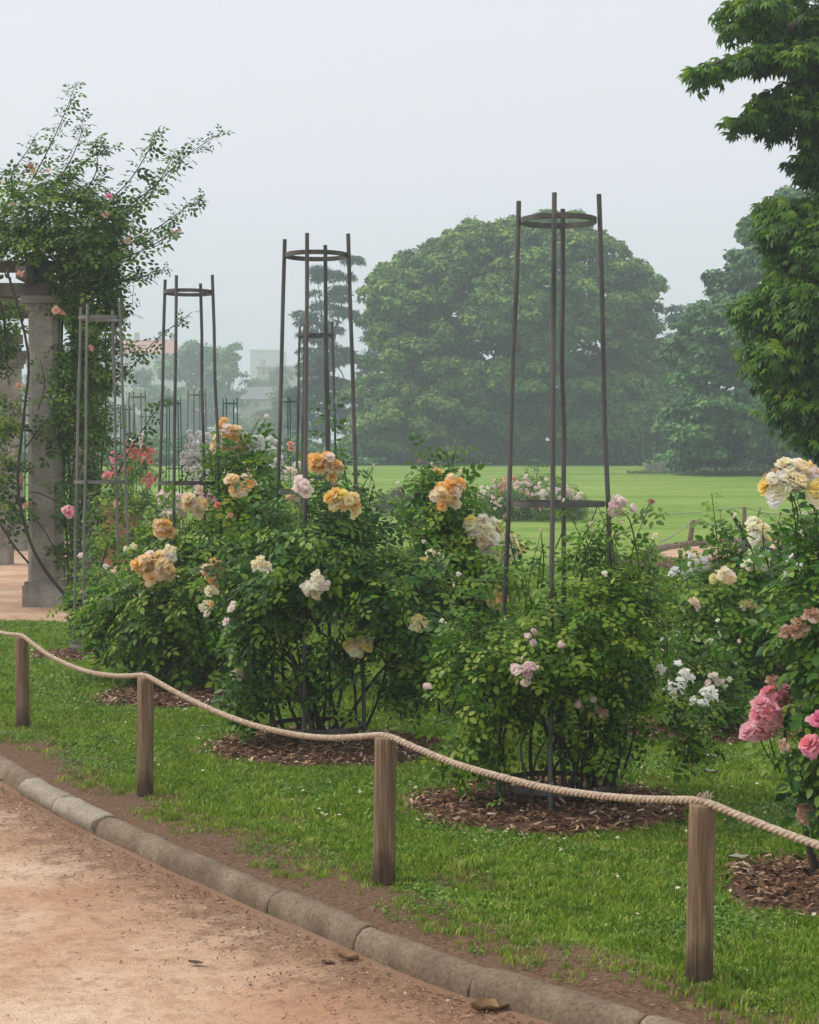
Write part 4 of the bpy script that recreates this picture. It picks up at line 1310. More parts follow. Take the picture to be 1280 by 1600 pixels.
rose_bush('rose_bush', 'leafy rose bush with nodding pale pink blooms around the tallest obelisk',
    [(690, 1020), (715, 975), (790, 945), (840, 900), (900, 866), (950, 876), (1000, 868), (1040, 905), (1045, 980), (1050, 1040), (1045, 1090), (1000, 1115), (950, 1120), (890, 1110), (820, 1115), (760, 1150), (715, 1140), (692, 1080)],
    7.8, .5, 872, 335, 8, .078,
    [(968, 797, 3, 15, 'ball', 'palepink', 1.15), (816, 1048, 3, 17, 'ball', 'palepink', 1.05), (818, 1072, 1, 0, 'ball', 'blush', 1.1), (826, 1000, 2, 9, 'ball', 'palepink', .8), (840, 991, 1, 0, 'bud', 'palepink', .7),
     (876, 1012, 1, 0, 'ball', 'palepink', .8), (922, 1098, 2, 12, 'ball', 'blush', 1.0), (938, 1110, 2, 8, 'ragged', 'brown', .8), (815, 1032, 1, 0, 'bud', 'blush', .5), (666, 1079, 2, 6, 'ball', 'palepink', .75),
     (690, 1056, 1, 0, 'bud', 'blush', .5), (945, 896, 1, 0, 'ragged', 'cream', .6), (1040, 1045, 2, 10, 'ragged', 'white', .8)],
    .072, 'rose_leaf', n_stems=24, bright=.55,
    extra=[([(700, 1130), (760, 1130), (790, 1190), (740, 1230), (705, 1180)], -.05, .18, 22), ([(830, 1100), (1000, 1110), (990, 1170), (850, 1170)], .05, .3, 26), ([(1040, 1080), (1110, 1090), (1120, 1150), (1060, 1150)], .1, .15, 18)],
    sprigs=[([(985, 1000), (1000, 940), (998, 880), (985, 815), (972, 800)], -.25, 11, .006), ([(905, 930), (925, 890), (918, 850), (912, 830)], .1, 6, .004), ([(770, 960), (760, 900), (765, 850)], .2, 6, .004), ([(840, 920), (845, 870), (850, 850)], .15, 6, .004)], spread=.27)
rose_bush('rose_bush', 'broad rose bush with cream and buff roses in front of the curved bed',
    [(1030, 990), (1040, 925), (1090, 890), (1140, 875), (1190, 862), (1260, 850), (1340, 860), (1360, 1000), (1280, 1030), (1180, 1042), (1090, 1042), (1045, 1020)],
    12.0, .7, 1190, 360, 8, .11,
    [(1178, 822, 2, 12, 'open', 'cream', 1.2), (1186, 838, 5, 20, 'open', ('cream', 'lemon'), 1.1), (1180, 873, 5, 20, 'open', 'cream', 1.1), (1244, 848, 3, 14, 'open', 'cream', 1.1), (1243, 880, 3, 16, 'open', 'white', 1.2), (1118, 900, 2, 10, 'open', 'lemon'),
     (1138, 902, 3, 12, 'open', 'peach'), (1092, 878, 5, 22, 'ragged', 'white', .8), (1057, 893, 3, 16, 'ragged', 'white', .8), (1080, 945, 2, 8, 'open', 'peach', 1.1), (1172, 950, 2, 9, 'ragged', 'brown', 1.1), (1050, 998, 3, 12, 'ragged', 'white', .8)],
    .09, 'rose_leaf', n_stems=14, spread=.4,
    sprigs=[([(1135, 930), (1125, 880), (1118, 820), (1112, 770)], -.2, 20, .006), ([(1140, 920), (1138, 870), (1125, 800)], -.15, 16, .005), ([(1230, 900), (1222, 850), (1215, 830)], -.2, 7, .004)])
rose_bush('rose_bush', 'low sprawling rose with white blooms beside the pale pink rose',
    [(1025, 1075), (1060, 1050), (1110, 1052), (1145, 1075), (1140, 1110), (1100, 1135), (1045, 1125)],
    9.9, .3, 1085, 60, 7, .085,
    [(1065, 1062, 6, 26, 'ragged', 'white', .9), (1118, 1064, 3, 16, 'ball', 'blush', .8), (1100, 1090, 4, 24, 'ragged', 'white', .8), (1135, 1068, 2, 8, 'ragged', 'cream', .7)], .08, n_stems=7, n_obj=60, group='rose bushes')
rose_bush('rose_bush', 'large glossy rose bush with pink blooms and a cream spray on a long stalk',
    [(1195, 960), (1225, 890), (1265, 850), (1310, 840), (1420, 850), (1460, 1000), (1460, 1190), (1350, 1260), (1270, 1250), (1215, 1200), (1215, 1120), (1240, 1060), (1225, 1010)],
    6.45, .45, 1345, 300, 8, .088,
    [(1232, 757, 9, 33, ('open', 'ball'), ('cream', 'white', 'lemon'), 1.1, 6.1), (1222, 745, 6, 24, 'ragged', ('peach', 'brown'), .8, 6.12), (1270, 740, 5, 22, 'ragged', ('peach', 'blush'), .9, 6.15), (1283, 768, 4, 14, 'open', 'lemon', 1.0, 6.05),
     (1212, 1090, 5, 18, 'open', 'pink', 1.0), (1196, 1118, 6, 20, 'open', 'pink', 1.0), (1182, 1142, 4, 13, 'open', 'pink', 1.0), (1215, 1115, 2, 10, 'open', 'salmon', .9), (1284, 1130, 2, 8, 'open', 'hotpink', 1.1), (1274, 1168, 3, 13, 'open', ('hotpink', 'pink'), 1.0),
     (1243, 985, 3, 13, 'ragged', 'brown', 1.0), (1266, 965, 2, 10, 'ragged', 'brown', 1.0), (1210, 1065, 2, 9, 'ragged', 'brown', .8), (1232, 1165, 2, 8, 'ragged', 'brown', .8), (1260, 1270, 3, 13, 'ragged', 'brown', .8)],
    .075, 'rose_leaf_dark', n_stems=14, n_obj=280,
    sprigs=[([(1330, 870), (1295, 815), (1265, 780), (1240, 765)], -.35, 5, .006)])

# smaller and farther roses
rose_bush('rose_bush', 'white rose bush in full bloom behind the peach one', [(285, 770), (290, 690), (330, 675), (400, 680), (440, 720), (450, 790), (420, 850), (310, 850)], 19.5, .7, 360, 150, 7, .12,
    [(312, 690, 14, 24, 'open', 'white', 1.0), (300, 725, 12, 20, 'open', 'white', 1.0), (320, 745, 9, 22, 'open', 'white', 1.0), (345, 700, 9, 18, 'open', 'white', 1.0), (415, 700, 10, 24, 'open', 'white', .9), (430, 735, 8, 18, 'open', 'white', .9), (390, 720, 5, 18, 'open', 'white', .8), (375, 770, 2, 7, 'open', 'white', 1.0)],
    .085, 'rose_leaf_dark', 8, n_obj=0, group='roses farther back', spread=.3)
rose_bush('rose_bush', 'magenta rose just showing between two obelisks', [(300, 830), (310, 790), (345, 785), (360, 830), (340, 880), (305, 870)], 15.5, .35, 330, 45, 7, .1,
    [(322, 778, 3, 9, 'open', 'magenta'), (340, 780, 1, 0, 'open', 'magenta', .9)], .085, 'rose_leaf', 5, n_obj=0, group='roses farther back')
rose_bush('rose_bush', 'tall red and pink rose bush behind the terracotta planter', [(165, 800), (168, 720), (190, 690), (225, 685), (245, 710), (255, 780), (250, 850), (180, 860)], 26, .6, 210, 110, 7, .13,
    [(215, 688, 5, 14, 'open', 'blush', .9), (205, 705, 6, 16, 'open', 'red'), (228, 712, 6, 16, 'open', 'red'), (180, 715, 4, 12, 'open', 'pink'), (190, 740, 4, 16, 'open', 'red'), (232, 750, 4, 12, 'open', 'red'), (175, 745, 3, 8, 'open', 'hotpink')],
    .095, 'rose_leaf', 7, n_obj=0, group='roses farther back', spread=.3)
rose_bush('rose_bush', 'rounded pink rose bush alone on the far lawn', [(738, 800), (740, 765), (775, 748), (810, 742), (850, 736), (890, 748), (918, 775), (922, 802), (870, 814), (790, 812), (750, 808)], 44, 1.2, 830, 330, 7, .17,
    [(760, 768, 9, 16, 'open', 'blush'), (790, 758, 9, 18, 'open', 'pink', .9), (820, 760, 9, 18, 'open', 'palepink'), (850, 765, 9, 18, 'open', 'blush'), (880, 768, 8, 16, 'open', 'palepink'), (905, 780, 6, 12, 'open', 'blush'), (775, 785, 5, 14, 'open', 'palepink', .8), (830, 785, 5, 20, 'open', 'pink', .8)],
    .12, 'rose_leaf', 8, n_obj=0, group='rose bushes on the far lawn', spread=.8, sprigs=[([(822, 745), (826, 725), (822, 708)], 0, 9, .01), ([(838, 745), (842, 728), (845, 716)], 0, 8, .01)], twig=False)
rose_bush('rose_bush', 'low straggly rose bush with russet leaves on the far lawn', [(585, 796), (590, 772), (612, 762), (630, 756), (650, 764), (674, 768), (676, 798), (640, 800)], 46, .7, 630, 110, 6, .15,
    [(592, 765, 1, 0, 'open', 'salmon', .9), (622, 755, 1, 0, 'open', 'blush', .9)], .13, 'rose_leaf_olive', 7, n_obj=0, group='rose bushes on the far lawn', spread=.5, twig=False)
rose_bush('garden_shrub', 'loose green shrub growing round the foot of the light grey obelisk', [(95, 930), (110, 890), (150, 880), (190, 900), (190, 960), (150, 985), (105, 965)], 14.4, .35, 140, 60, 6, .10,
    [(108, 797, 2, 6, 'open', 'pink', 1.0), (126, 868, 1, 0, 'ragged', 'blush', .9), (165, 885, 1, 0, 'ragged', 'blush', .9)], .085, 'rose_leaf', 7, n_obj=0, group='roses farther back', cat='shrub')
rose_bush('rose_bush', 'straggling rose behind the light grey obelisk with one pink bloom on its ring', [(120, 900), (130, 790), (160, 740), (200, 745), (215, 800), (240, 830), (230, 920), (150, 940)], 17.2, .5, 170, 85, 7, .11,
    [(168, 742, 2, 6, 'open', 'pink', 1.1), (185, 790, 2, 8, 'ragged', 'salmon', .9)], .095, 'rose_leaf', 8, n_obj=0, group='roses farther back')
rose_bush('rose_bush', 'mixed rose hedge behind the dark obelisk with scattered pale blooms', [(430, 860), (440, 740), (470, 700), (520, 720), (560, 770), (600, 800), (600, 870)], 16.5, .55, 500, 110, 7, .11,
    [(452, 700, 2, 10, 'open', 'salmon', .9), (462, 735, 3, 14, 'open', 'blush', .9), (440, 720, 2, 8, 'open', 'palepink', .8)], .085, 'rose_leaf', 7, n_obj=0, group='roses farther back')

# ------------------------------------------------------------------ planter and plant label
def planter():
    c = atY(182, 800, 26); x, y = c[0], 26.0
    root = empty('terracotta_planter', (x, y, 0), 'square panelled terracotta planter on the path beyond the light grey obelisk', 'planter')
    w, h = .74, .9
    mb = MB(); mb.box((x, y, h * .45), (w * .9, w * .9, h * .9)); mb.build('body', M['terracotta'], root)
    mb = MB()
    for s in (-1, 1):
        mb.box((x, y + s * (w / 2 - .04), h * .95), (w, .08, .1)); mb.box((x + s * (w / 2 - .04), y, h * .95), (.08, w - .16, .1))
    mb.build('rim', M['terracotta'], root)
    mb = MB(); mb.box((x, y, .06), (w * .98, w * .98, .12)); mb.build('foot', M['terracotta'], root)
    for k in range(2):
        mb = MB(); xx = x - w * .21 + k * w * .42
        for dx, dz, sx, sz in ((0, .2, .28, .03), (0, -.2, .28, .03), (-.14, 0, .03, .37), (.14, 0, .03, .37)):
            mb.box((xx + dx, y - w * .45 - .01, h * .52 + dz), (sx, .03, sz))
        mb.build('panel', M['terracotta'], root)
planter()
def plant_label():
    p = at(1172, 900)
    c = atY(1168, 862, 13.2); x, y = c[0], 13.2
    root = empty('plant_label', (x, y, 0), 'slanted black plant label on a grey stake among the cream roses', 'label')
    V, Fc = tube([(x - .02, y, -.05), (x - .02, y, .5), (x - .03, y, .98)], .022, 8); obj('stake', V, Fc, M['iron_light'], root)
    R = np.array(Euler((.75, .35, -.35)).to_matrix())
    mb = MB(); c2 = atY(1205, 868, 13.1); mb.box(c2, (.2, .13, .015), R); mb.build('plate', M['black_plastic'], root)
    mb = MB(); mb.box(c2 + R @ np.array((0, 0, .012)), (.13, .07, .003), R); mb.build('plate_face', M['silver_plate'], root)
    V, Fc = tube([(x - .03, y, .95), c2 - R @ np.array((.12, 0, .01))], .012, 6); obj('bracket', V, Fc, M['black_plastic'], root)
    a, b = atY(1143, 802, 13.1), atY(1160, 828, 13.15)
    V, Fc = tube([a, (a + b) / 2, b, np.array((x - .03, y, .97))], [.010, .016, .013, .013], 8); obj('stake_head', V, Fc, M['black_plastic'], root)
plant_label()

# ------------------------------------------------------------------ pergola with stone columns and climbing rose
PER_Z = 3.36
def column(root, px, Y, w, z0=0.0, H=PER_Z, far=False):
    x = atY(px, 800, Y)[0]
    col = bpy.data.objects.new('column', None); col.location = (x, Y, z0); col.empty_display_size = .1
    link(col, root)
    col.matrix_parent_inverse = Matrix.Translation(root.location).inverted()
    def part(name, V, Fc):
        o = bpy.data.objects.new(name, mesh_np(name, V, Fc, M['column'], False)); COL.objects.link(o); o.parent = col
    mb = MB(); mb.box((0, 0, .11), (w * 1.32, w * 1.32, .26)); mb.box((0, 0, .26), (w * 1.2, w * 1.2, .04)); part('plinth', *mb.get())
    # chamfered shaft with a slight taper and uneven faces
    V, Fc = [], []; n = 14; c = .28
    prof = [(1, -1 + c), (1, 1 - c), (1 - c, 1), (-1 + c, 1), (-1, 1 - c), (-1, -1 + c), (-1 + c, -1), (1 - c, -1)]
    for i in range(n + 1):
        t = i / n; z = .28 + (H - .28 - .16) * t; k = w / 2 * (1.04 - .12 * t)
        for a, b in prof:
            V.append((a * k + .004 * mnoise.noise((a * 3, b * 3, z * 3)), b * k + .004 * mnoise.noise((a * 3 + 5, b * 3, z * 3)), z))
    for i in range(n):
        for j in range(8): Fc.append((i * 8 + j, i * 8 + (j + 1) % 8, i * 8 + 8 + (j + 1) % 8, i * 8 + 8 + j))
    part('shaft', np.array(V), Fc)
    mb = MB(); mb.box((0, 0, H - .12), (w * 1.06, w * 1.06, .08)); mb.box((0, 0, H - .04), (w * 1.3, w * 1.3, .08)); part('capital', *mb.get())
    return x
def pergola():
    x0 = atY(70, 800, 18.6)[0]
    root = empty('pergola', (x0, 18.6, 0), 'stone pergola with square chamfered columns and weathered beams under climbing roses', 'pergola')
    cols = [(72, 18.6), (133, 21.3), (20, 30.0), (-6, 26.0)]
    for px, Y in cols: column(root, px, Y, .33)
    def beam(a, b, w, h, z, over=.0):
        a, b = np.array((*a, z + h / 2)), np.array((*b, z + h / 2)); d = unit(b - a)
        a, b = a - d * over, b + d * over; L = np.linalg.norm(b - a)
        ang = math.atan2(d[1], d[0]); R = np.array(Euler((0, 0, ang)).to_matrix())
        mb = MB(); mb.box((a + b) / 2, (L, w, h), R); mb.build('beam', M['beam'], root)
    X = {i: (atY(px, 800, Y)[0], Y) for i, (px, Y) in enumerate(cols)}
    left = (X[0][0] - 5.2, 18.35)
    beam(left, X[0], .30, .14, PER_Z, .12)
    beam((X[1][0] - 3.9, 21.2), X[1], .26, .14, PER_Z, .5)
    for k, (dx, wv) in enumerate(((-3.2, .1), (-2.1, .1), (-1.0, .1), (-.12, .11))):
        a = (X[0][0] + dx, 18.1); b = (X[1][0] + dx * 1.0 + .05, 22.0)
        beam(a, b, wv, .13, PER_Z + .142, .1)
    beam((left[0], 18.5), (X[0][0] + .05, 18.62), .12, .12, PER_Z + .274, .25)
    beam((X[3][0] - 3, 26), X[3], .26, .14, PER_Z, .4)
    beam((X[2][0] - 3, 30), X[2], .26, .14, PER_Z, .4)
    for dx in (-2.0, -.6, .0): beam((X[3][0] + dx, 25.6), (X[2][0] + dx, 30.5), .1, .13, PER_Z + .142, .1)
pergola()

def climbing_rose():
    Y = 18.7
    b = at(105, 945); base = np.array((b[0], b[1], 0))
    root = empty('climbing_rose', base, 'vigorous climbing rose arching off the top of the stone pergola', 'climbing rose')
    shapes = [(Shape([(-60, 320), (-30, 290), (20, 275), (60, 265), (110, 255), (160, 285), (205, 310), (225, 350), (205, 400), (175, 440), (120, 452), (60, 425), (0, 410), (-60, 420)], Y, .75), 330),
              (Shape([(85, 450), (185, 450), (180, 560), (170, 640), (175, 760), (150, 850), (120, 880), (95, 820), (110, 700), (90, 600)], Y + .9, .45), 120),
              (Shape([(62, 405), (190, 405), (200, 470), (180, 540), (120, 545), (100, 500), (62, 460)], Y - .25, .3), 80),
              (Shape([(84, 540), (112, 540), (118, 700), (112, 860), (88, 860), (92, 700)], Y - .25, .2), 46),
              (Shape([(90, 540), (180, 530), (185, 660), (150, 700), (100, 660)], Y - .1, .3), 50),
              (Shape([(-50, 430), (45, 460), (45, 520), (10, 560), (-50, 600)], Y + .9, .45), 60),
              (Shape([(-50, 620), (30, 600), (50, 700), (40, 800), (10, 840), (-50, 800)], Y - .5, .25), 42)]
    Ps, Ns, Ds, Ss, As = [], [], [], [], []
    allmb = MB()
    for sh, n in shapes:
        P, Nn, D, S, A, mb = leaves_on_shoots(sh, n, 8, .135, ROSE5, .5, (.2, .55), .5, .55, .1)
        Ps.append(P); Ns.append(Nn); Ds.append(D); Ss.append(S); As.append(A)
        V, Fc = mb.get(); allmb.add(V, Fc)
    arcs = [([(40, 300), (75, 235), (100, 180), (120, 128)], 26), ([(70, 310), (105, 260), (125, 215), (130, 182)], 20), ([(120, 320), (150, 270), (150, 225), (148, 220)], 14), ([(150, 330), (200, 285), (235, 230), (245, 205)], 22),
            ([(160, 350), (230, 300), (290, 245), (345, 208)], 30), ([(170, 360), (230, 310), (262, 260), (275, 235)], 18), ([(170, 400), (240, 360), (290, 325), (318, 308)], 24), ([(180, 410), (225, 390), (258, 372), (272, 365)], 14),
            ([(180, 440), (215, 435), (240, 425), (258, 420)], 10), ([(20, 300), (20, 270), (40, 240), (55, 215)], 12), ([(100, 300), (130, 255), (160, 235), (178, 230)], 16), ([(-10, 300), (0, 280), (10, 268)], 8),
            ([(165, 600), (200, 580), (245, 530), (300, 488)], 18), ([(175, 760), (205, 700), (245, 640), (262, 620)], 18), ([(150, 480), (180, 470), (200, 490)], 8), ([(190, 420), (215, 430), (190, 452)], 8), ([(160, 560), (195, 545), (215, 555)], 8),
            ([(20, 800), (40, 740), (60, 700), (70, 690)], 9), ([(60, 640), (70, 600), (62, 560)], 7), ([(40, 700), (70, 660), (92, 640)], 8), ([(60, 860), (30, 800), (-10, 770)], 8)]
    for pix, n in arcs:
        dy = RNG.normal(0, .35)
        C = curve_pts([atY(px, py, Y + dy + i * RNG.normal(0, .1)) for i, (px, py) in enumerate(pix)], n + 2)
        V, Fc = tube(C, np.linspace(.009, .003, len(C)), 5)
        obj('shoot', V, Fc, M['cane'], root, True)
        t = unit(np.gradient(C, axis=0))
        for k in range(1, len(C)):
            for rep in range(2 if k > 1 else 1):
                s0 = unit(np.cross(t[k], (.1, 1, .1)))
                f = s0 * (1 if (k + rep) % 2 else -1) + RNG.normal(0, .5, 3)
                Ps.append(C[k][None]); Ds.append(unit(f + t[k] * .4)[None]); Ns.append(unit(np.array((0, -.3, 1)) + RNG.normal(0, .5, 3))[None])
                Ss.append([.205 * RNG.uniform(.6, 1.15) * (1 - .35 * k / len(C))]); As.append([RNG.uniform(.1, .8)])
    P, Nn, D, S, A = [np.concatenate(q) for q in (Ps, Ns, Ds, Ss, As)]
    Rm = frames(Nn, D)
    idx = np.argsort(P[:, 1] + RNG.normal(0, .3, len(P)))[:200]
    leaf_objects(root, P[idx], Rm[idx], S[idx], A[idx], ROSE5, M['climber_leaf'])
    keep = np.ones(len(P), bool); keep[idx] = False
    V, Fc, At = scatter(ROSE5[0], ROSE5[1], Rm[keep], P[keep], S[keep], A[keep])
    o = obj('foliage', V, Fc, M['climber_leaf'], root, False, {'rnd': At}); o['kind'] = 'stuff'
    V, Fc = allmb.get(); o = obj('twigs', V, Fc, M['cane'], root); o['kind'] = 'stuff'
    # woody stems up the columns, and the long bare canes leaning out of the foot
    for pix, dy, r in (([(102, 940), (98, 850), (100, 700), (96, 560), (100, 450)], .1, .022), ([(112, 930), (112, 800), (106, 680), (112, 560), (118, 440)], .3, .02), ([(120, 930), (126, 820), (135, 700), (128, 580), (135, 450)], .8, .018),
                       ([(150, 900), (155, 780), (165, 640), (165, 520), (160, 440)], 1.2, .014), ([(108, 935), (104, 830), (92, 760), (90, 650), (93, 500)], -.1, .014), ([(116, 900), (108, 800), (118, 700)], .2, .012),
                       ([(156, 1000), (110, 940), (70, 890), (45, 840), (28, 760), (36, 660), (45, 560), (25, 470), (10, 420)], -1.6, .020), ([(45, 880), (20, 850), (-5, 810), (-30, 780)], -1.4, .012), ([(92, 870), (70, 830), (48, 800)], -.6, .008),
                       ([(92, 785), (60, 770), (45, 770)], -.6, .008), ([(-10, 600), (8, 520), (-5, 450)], .4, .014)):
        C = curve_pts([atY(px, py, Y + dy) for px, py in pix], 26)
        if C[0][2] < .3: C[0][2] = -.03
        V, Fc = tube(C, np.linspace(r, r * .6, 26), 6); obj('stem', V, Fc, M['cane'], root, True)
    sh = shapes[0][0]
    for px, py, st, pal, sz in ((48, 262, 'ragged', 'brown', 1.3), (52, 268, 'ragged', 'peach', 1.0), (170, 308, 'open', 'hotpink', .9), (74, 268, 'ragged', 'salmon', .8), (165, 335, 'ragged', 'brown', .9), (200, 376, 'ragged', 'brown', 1.0), (272, 364, 'ragged', 'brown', 1.1), (278, 362, 'ragged', 'brown', .9),
                                (32, 428, 'ragged', 'salmon', .9), (88, 485, 'open', 'salmon', 1.1), (98, 490, 'ragged', 'salmon', 1.0), (143, 545, 'ragged', 'salmon', 1.1), (30, 604, 'ragged', 'salmon', 1.1), (20, 318, 'ragged', 'brown', .8), (5, 285, 'ragged', 'peach', .8), (35, 750, 'ragged', 'red', .7), (108, 796, 'open', 'pink', 1.0), (40, 790, 'ragged', 'salmon', .9)):
        bloom(root, atY(px, py, Y - .75), .11 * sz, st, pal)
climbing_rose()

# ------------------------------------------------------------------ trees
def puffs(shape, n, r, shell=.75, front=.62, jitter=0.0):
    W, Nn, u, e, Q = shape.sample(n, shell, front)
    rr = RNG.uniform(r[0], r[1], n)
    Nn = Nn * 1.0; Nn[:, 2] = np.maximum(Nn[:, 2], 0)
    W = W - Nn * (rr * .75)[:, None]
    if jitter: W = W + RNG.normal(0, jitter, W.shape) * (1, 1, .6)
    return W, Nn, rr

def crown_leaves(W, Nn, rr, per_m2, size, flat=.7, zmin=0.3, down=.35, droop=.25, sq=.72):
    Ps, Ns, Ds, Ss, As = [], [], [], [], []
    for c, nn, r in zip(W, Nn, rr):
        n = int(per_m2 * r * r * 4)
        d = unit(RNG.normal(0, 1, (n * 2, 3)) + nn * .45 + np.array((0, 0, .35)))
        d = d[d[:, 2] > -down][:n]; n = len(d)
        tone = RNG.normal(0, .17)
        rad = r * RNG.uniform(.55, 1.08, n) ** .6
        lump = np.array([.82 + .36 * mnoise.noise(tuple(q * 2.3 + c)) for q in d])
        P = c + d * (rad * lump)[:, None] * (1, 1, sq)
        Ps.append(P)
        Ns.append(unit(d * .6 + np.array((0, 0, flat)) + RNG.normal(0, .38, (n, 3))))
        Ds.append(unit(d * (1, 1, .4) + RNG.normal(0, .5, (n, 3)) - np.array((0, 0, droop))))
        Ss.append(RNG.uniform(*size, n))
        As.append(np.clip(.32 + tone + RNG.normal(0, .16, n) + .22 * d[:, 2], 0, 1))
    P, Nn_, D, S, A = [np.concatenate(q) for q in (Ps, Ns, Ds, Ss, As)]
    k = P[:, 2] > zmin
    return P[k], Nn_[k], D[k], S[k], A[k]

def trunk_limbs(root, base, H, r, targets, lean=(0, 0)):
    C = curve_pts([base + (0, 0, -.3), base + (lean[0] * .3, lean[1] * .3, H * .35), base + (lean[0], lean[1], H * .8)], 12)
    rad = np.linspace(r, r * .35, 12); rad[0] *= 1.35; rad[1] *= 1.1
    V, Fc = tube(C, rad, 12); tr = obj('trunk', V, Fc, M['bark'], root, True)
    for t in targets:
        i = random.randint(4, 9); a = C[i]
        m = (a + t) / 2 + np.array((0, 0, abs(t[2] - a[2]) * .12)) + RNG.normal(0, .15, 3)
        L = curve_pts([a, m, t], 9)
        V, Fc = tube(L, np.linspace(rad[i] * .45, rad[i] * .08, 9), 6); obj('limb', V, Fc, M['bark'], root, True)

def bough_puffs(shape, n_b, rb, sub, r, front=.7):
    W, Nn, u, e, Q = shape.sample(n_b, .8, front)
    Nn[:, 2] = np.maximum(Nn[:, 2], 0)
    R = RNG.uniform(rb[0], rb[1], n_b)
    W = W - Nn * (R * .52)[:, None] * (1, 1.2, 1)
    # boughs along the outline, so that the crown fills it
    pp = shape.p; E = []
    px_r = .5 * (rb[0] + rb[1]) * F / shape.Y
    for i in range(len(pp)):
        a, b = pp[i], pp[(i + 1) % len(pp)]
        m = max(1, int(np.linalg.norm(b - a) / (px_r * .8)))
        for k in range(m):
            q = a + (b - a) * (k + RNG.random()) / m
            d_ = unit(shape.C - q); E.append((q + d_ * px_r * RNG.uniform(.65, 1.1), -d_))
    EW = atY_many(np.array([e_[0] for e_ in E]), shape.Y + RNG.normal(0, shape.T * .25, len(E)))
    EN = np.array([(e_[1][0], -.3, max(0, -e_[1][1])) for e_ in E])
    W = np.concatenate([W, EW]); Nn = np.concatenate([Nn, unit(EN)]); R = np.concatenate([R, RNG.uniform(rb[0], .5 * (rb[0] + rb[1]), len(E))])
    C, NN, RR = [], [], []
    for c, nn, q in zip(W, Nn, R):
        m = int(sub * (q / rb[1]) ** 2) + 3
        d = unit(RNG.normal(0, 1, (m * 2, 3)) * (1, 1, .8) + nn * .6 + np.array((0, 0, .35)))
        d = d[d[:, 2] > -.35][:m]
        C.append(c + d * q * RNG.uniform(.7, 1.0, len(d))[:, None] * (1, 1, .78)); NN.append(unit(d + (0, 0, .3))); RR.append(RNG.uniform(r[0], r[1], len(d)))
    return np.concatenate(C), np.concatenate(NN), np.concatenate(RR)

def far_tree(name, label, cat, poly, Y, T, n_puffs, r, per_m2, size, mat, trunk_px, boughs=None, tpl=QUADL, R=None, jitter=.4, group='trees beyond the lawn', trunk_r=.4, n_limbs=14, kw=None, front=.62, shell=.75):
    zb = terrain(Y)
    b = atY(trunk_px, 700, Y); base = np.array((b[0], Y, zb))
    root = empty(name, base, label, cat, group)
    sh = Shape(poly, Y, T, R)
    if boughs:
        W, Nn, rr = bough_puffs(sh, boughs[0], boughs[1], boughs[2], r, .72)
        W2, N2, r2 = puffs(Shape(poly, Y + T * .2, T * .6, R), n_puffs, (boughs[1][0] * .55, boughs[1][0] * .95), .35, .5, jitter)     # inner foliage
        W, Nn, rr = np.concatenate([W, W2]), np.concatenate([Nn, N2]), np.concatenate([rr, r2 * .8])
    else:
        W, Nn, rr = puffs(sh, n_puffs, r, shell, front, jitter)
    P, Nn_, D, S, A = crown_leaves(W, Nn, rr, per_m2, size, zmin=zb + .15, **(kw or {}))
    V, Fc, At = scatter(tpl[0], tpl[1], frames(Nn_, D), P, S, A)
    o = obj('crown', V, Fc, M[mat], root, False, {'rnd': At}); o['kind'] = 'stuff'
    H = atY(640, poly[0][1] * 0 + sh.mn[1], Y)[2] - zb
    idx = RNG.choice(len(W), min(n_limbs, len(W)), False)
    trunk_limbs(root, base, H * .8, trunk_r, W[idx])
    return root, len(P)

counts = {}
_, counts['plane'] = far_tree('plane_tree', 'huge broad domed tree with pale green foliage across the lawn', 'tree',
    [(565, 722), (556, 650), (562, 590), (578, 545), (572, 500), (588, 455), (604, 425), (640, 404), (655, 392), (692, 384), (722, 366), (762, 347), (800, 352), (830, 338), (870, 330), (912, 343), (950, 366), (985, 398), (1005, 425), (1018, 462), (1028, 492), (1014, 520), (1030, 565), (1040, 625), (1034, 690), (1012, 724)],
    108, 7.0, 420, (.45, .9), 72, (.21, .38), 'plane_leaf', 790, boughs=(140, (1.3, 2.5), 18), jitter=.65, trunk_r=.7, R=150)
_, counts['horn'] = far_tree('lime_tree', 'dark green tree with drooping layered boughs behind the paling fence', 'tree',
    [(1050, 700), (1066, 660), (1078, 610), (1062, 560), (1066, 510), (1082, 470), (1112, 436), (1124, 405), (1162, 378), (1190, 345), (1204, 315), (1236, 300), (1310, 300), (1400, 380), (1440, 500), (1440, 724), (1080, 724)],
    80, 5.0, 260, (.35, .7), 98, (.18, .33), 'far_leaf', 1235, boughs=(90, (.9, 2.0), 17), tpl=QUADL, jitter=.3, trunk_r=.45, R=140, kw=dict(droop=.55, flat=.55, sq=.55))
_, counts['cedar'] = far_tree('cedar_tree', 'hazy blue-green cedar with flat tiers between the two big trees', 'tree',
    [(1028, 722), (1030, 640), (1022, 560), (1030, 500), (1046, 474), (1078, 462), (1100, 480), (1105, 580), (1075, 620), (1080, 690), (1075, 722)],
    122, 3.0, 60, (.6, 1.3), 60, (.25, .45), 'conifer', 1060, tpl=FROND, jitter=.3, kw=dict(sq=.28, flat=1.0, droop=.2), n_limbs=10, trunk_r=.4)
_, counts['con1'] = far_tree('conifer_tree', 'tall hazy conifer with two pointed tops left of the domed tree', 'tree',
    [(452, 724), (440, 640), (455, 590), (448, 545), (468, 510), (462, 480), (482, 455), (490, 420), (498, 404), (510, 425), (520, 440), (532, 415), (541, 396), (552, 425), (560, 470), (566, 560), (572, 724)],
    128, 3.0, 150, (.5, 1.05), 75, (.28, .5), 'conifer', 510, tpl=FROND, jitter=.2, kw=dict(sq=.45, flat=.8, droop=.3), n_limbs=12, trunk_r=.4)
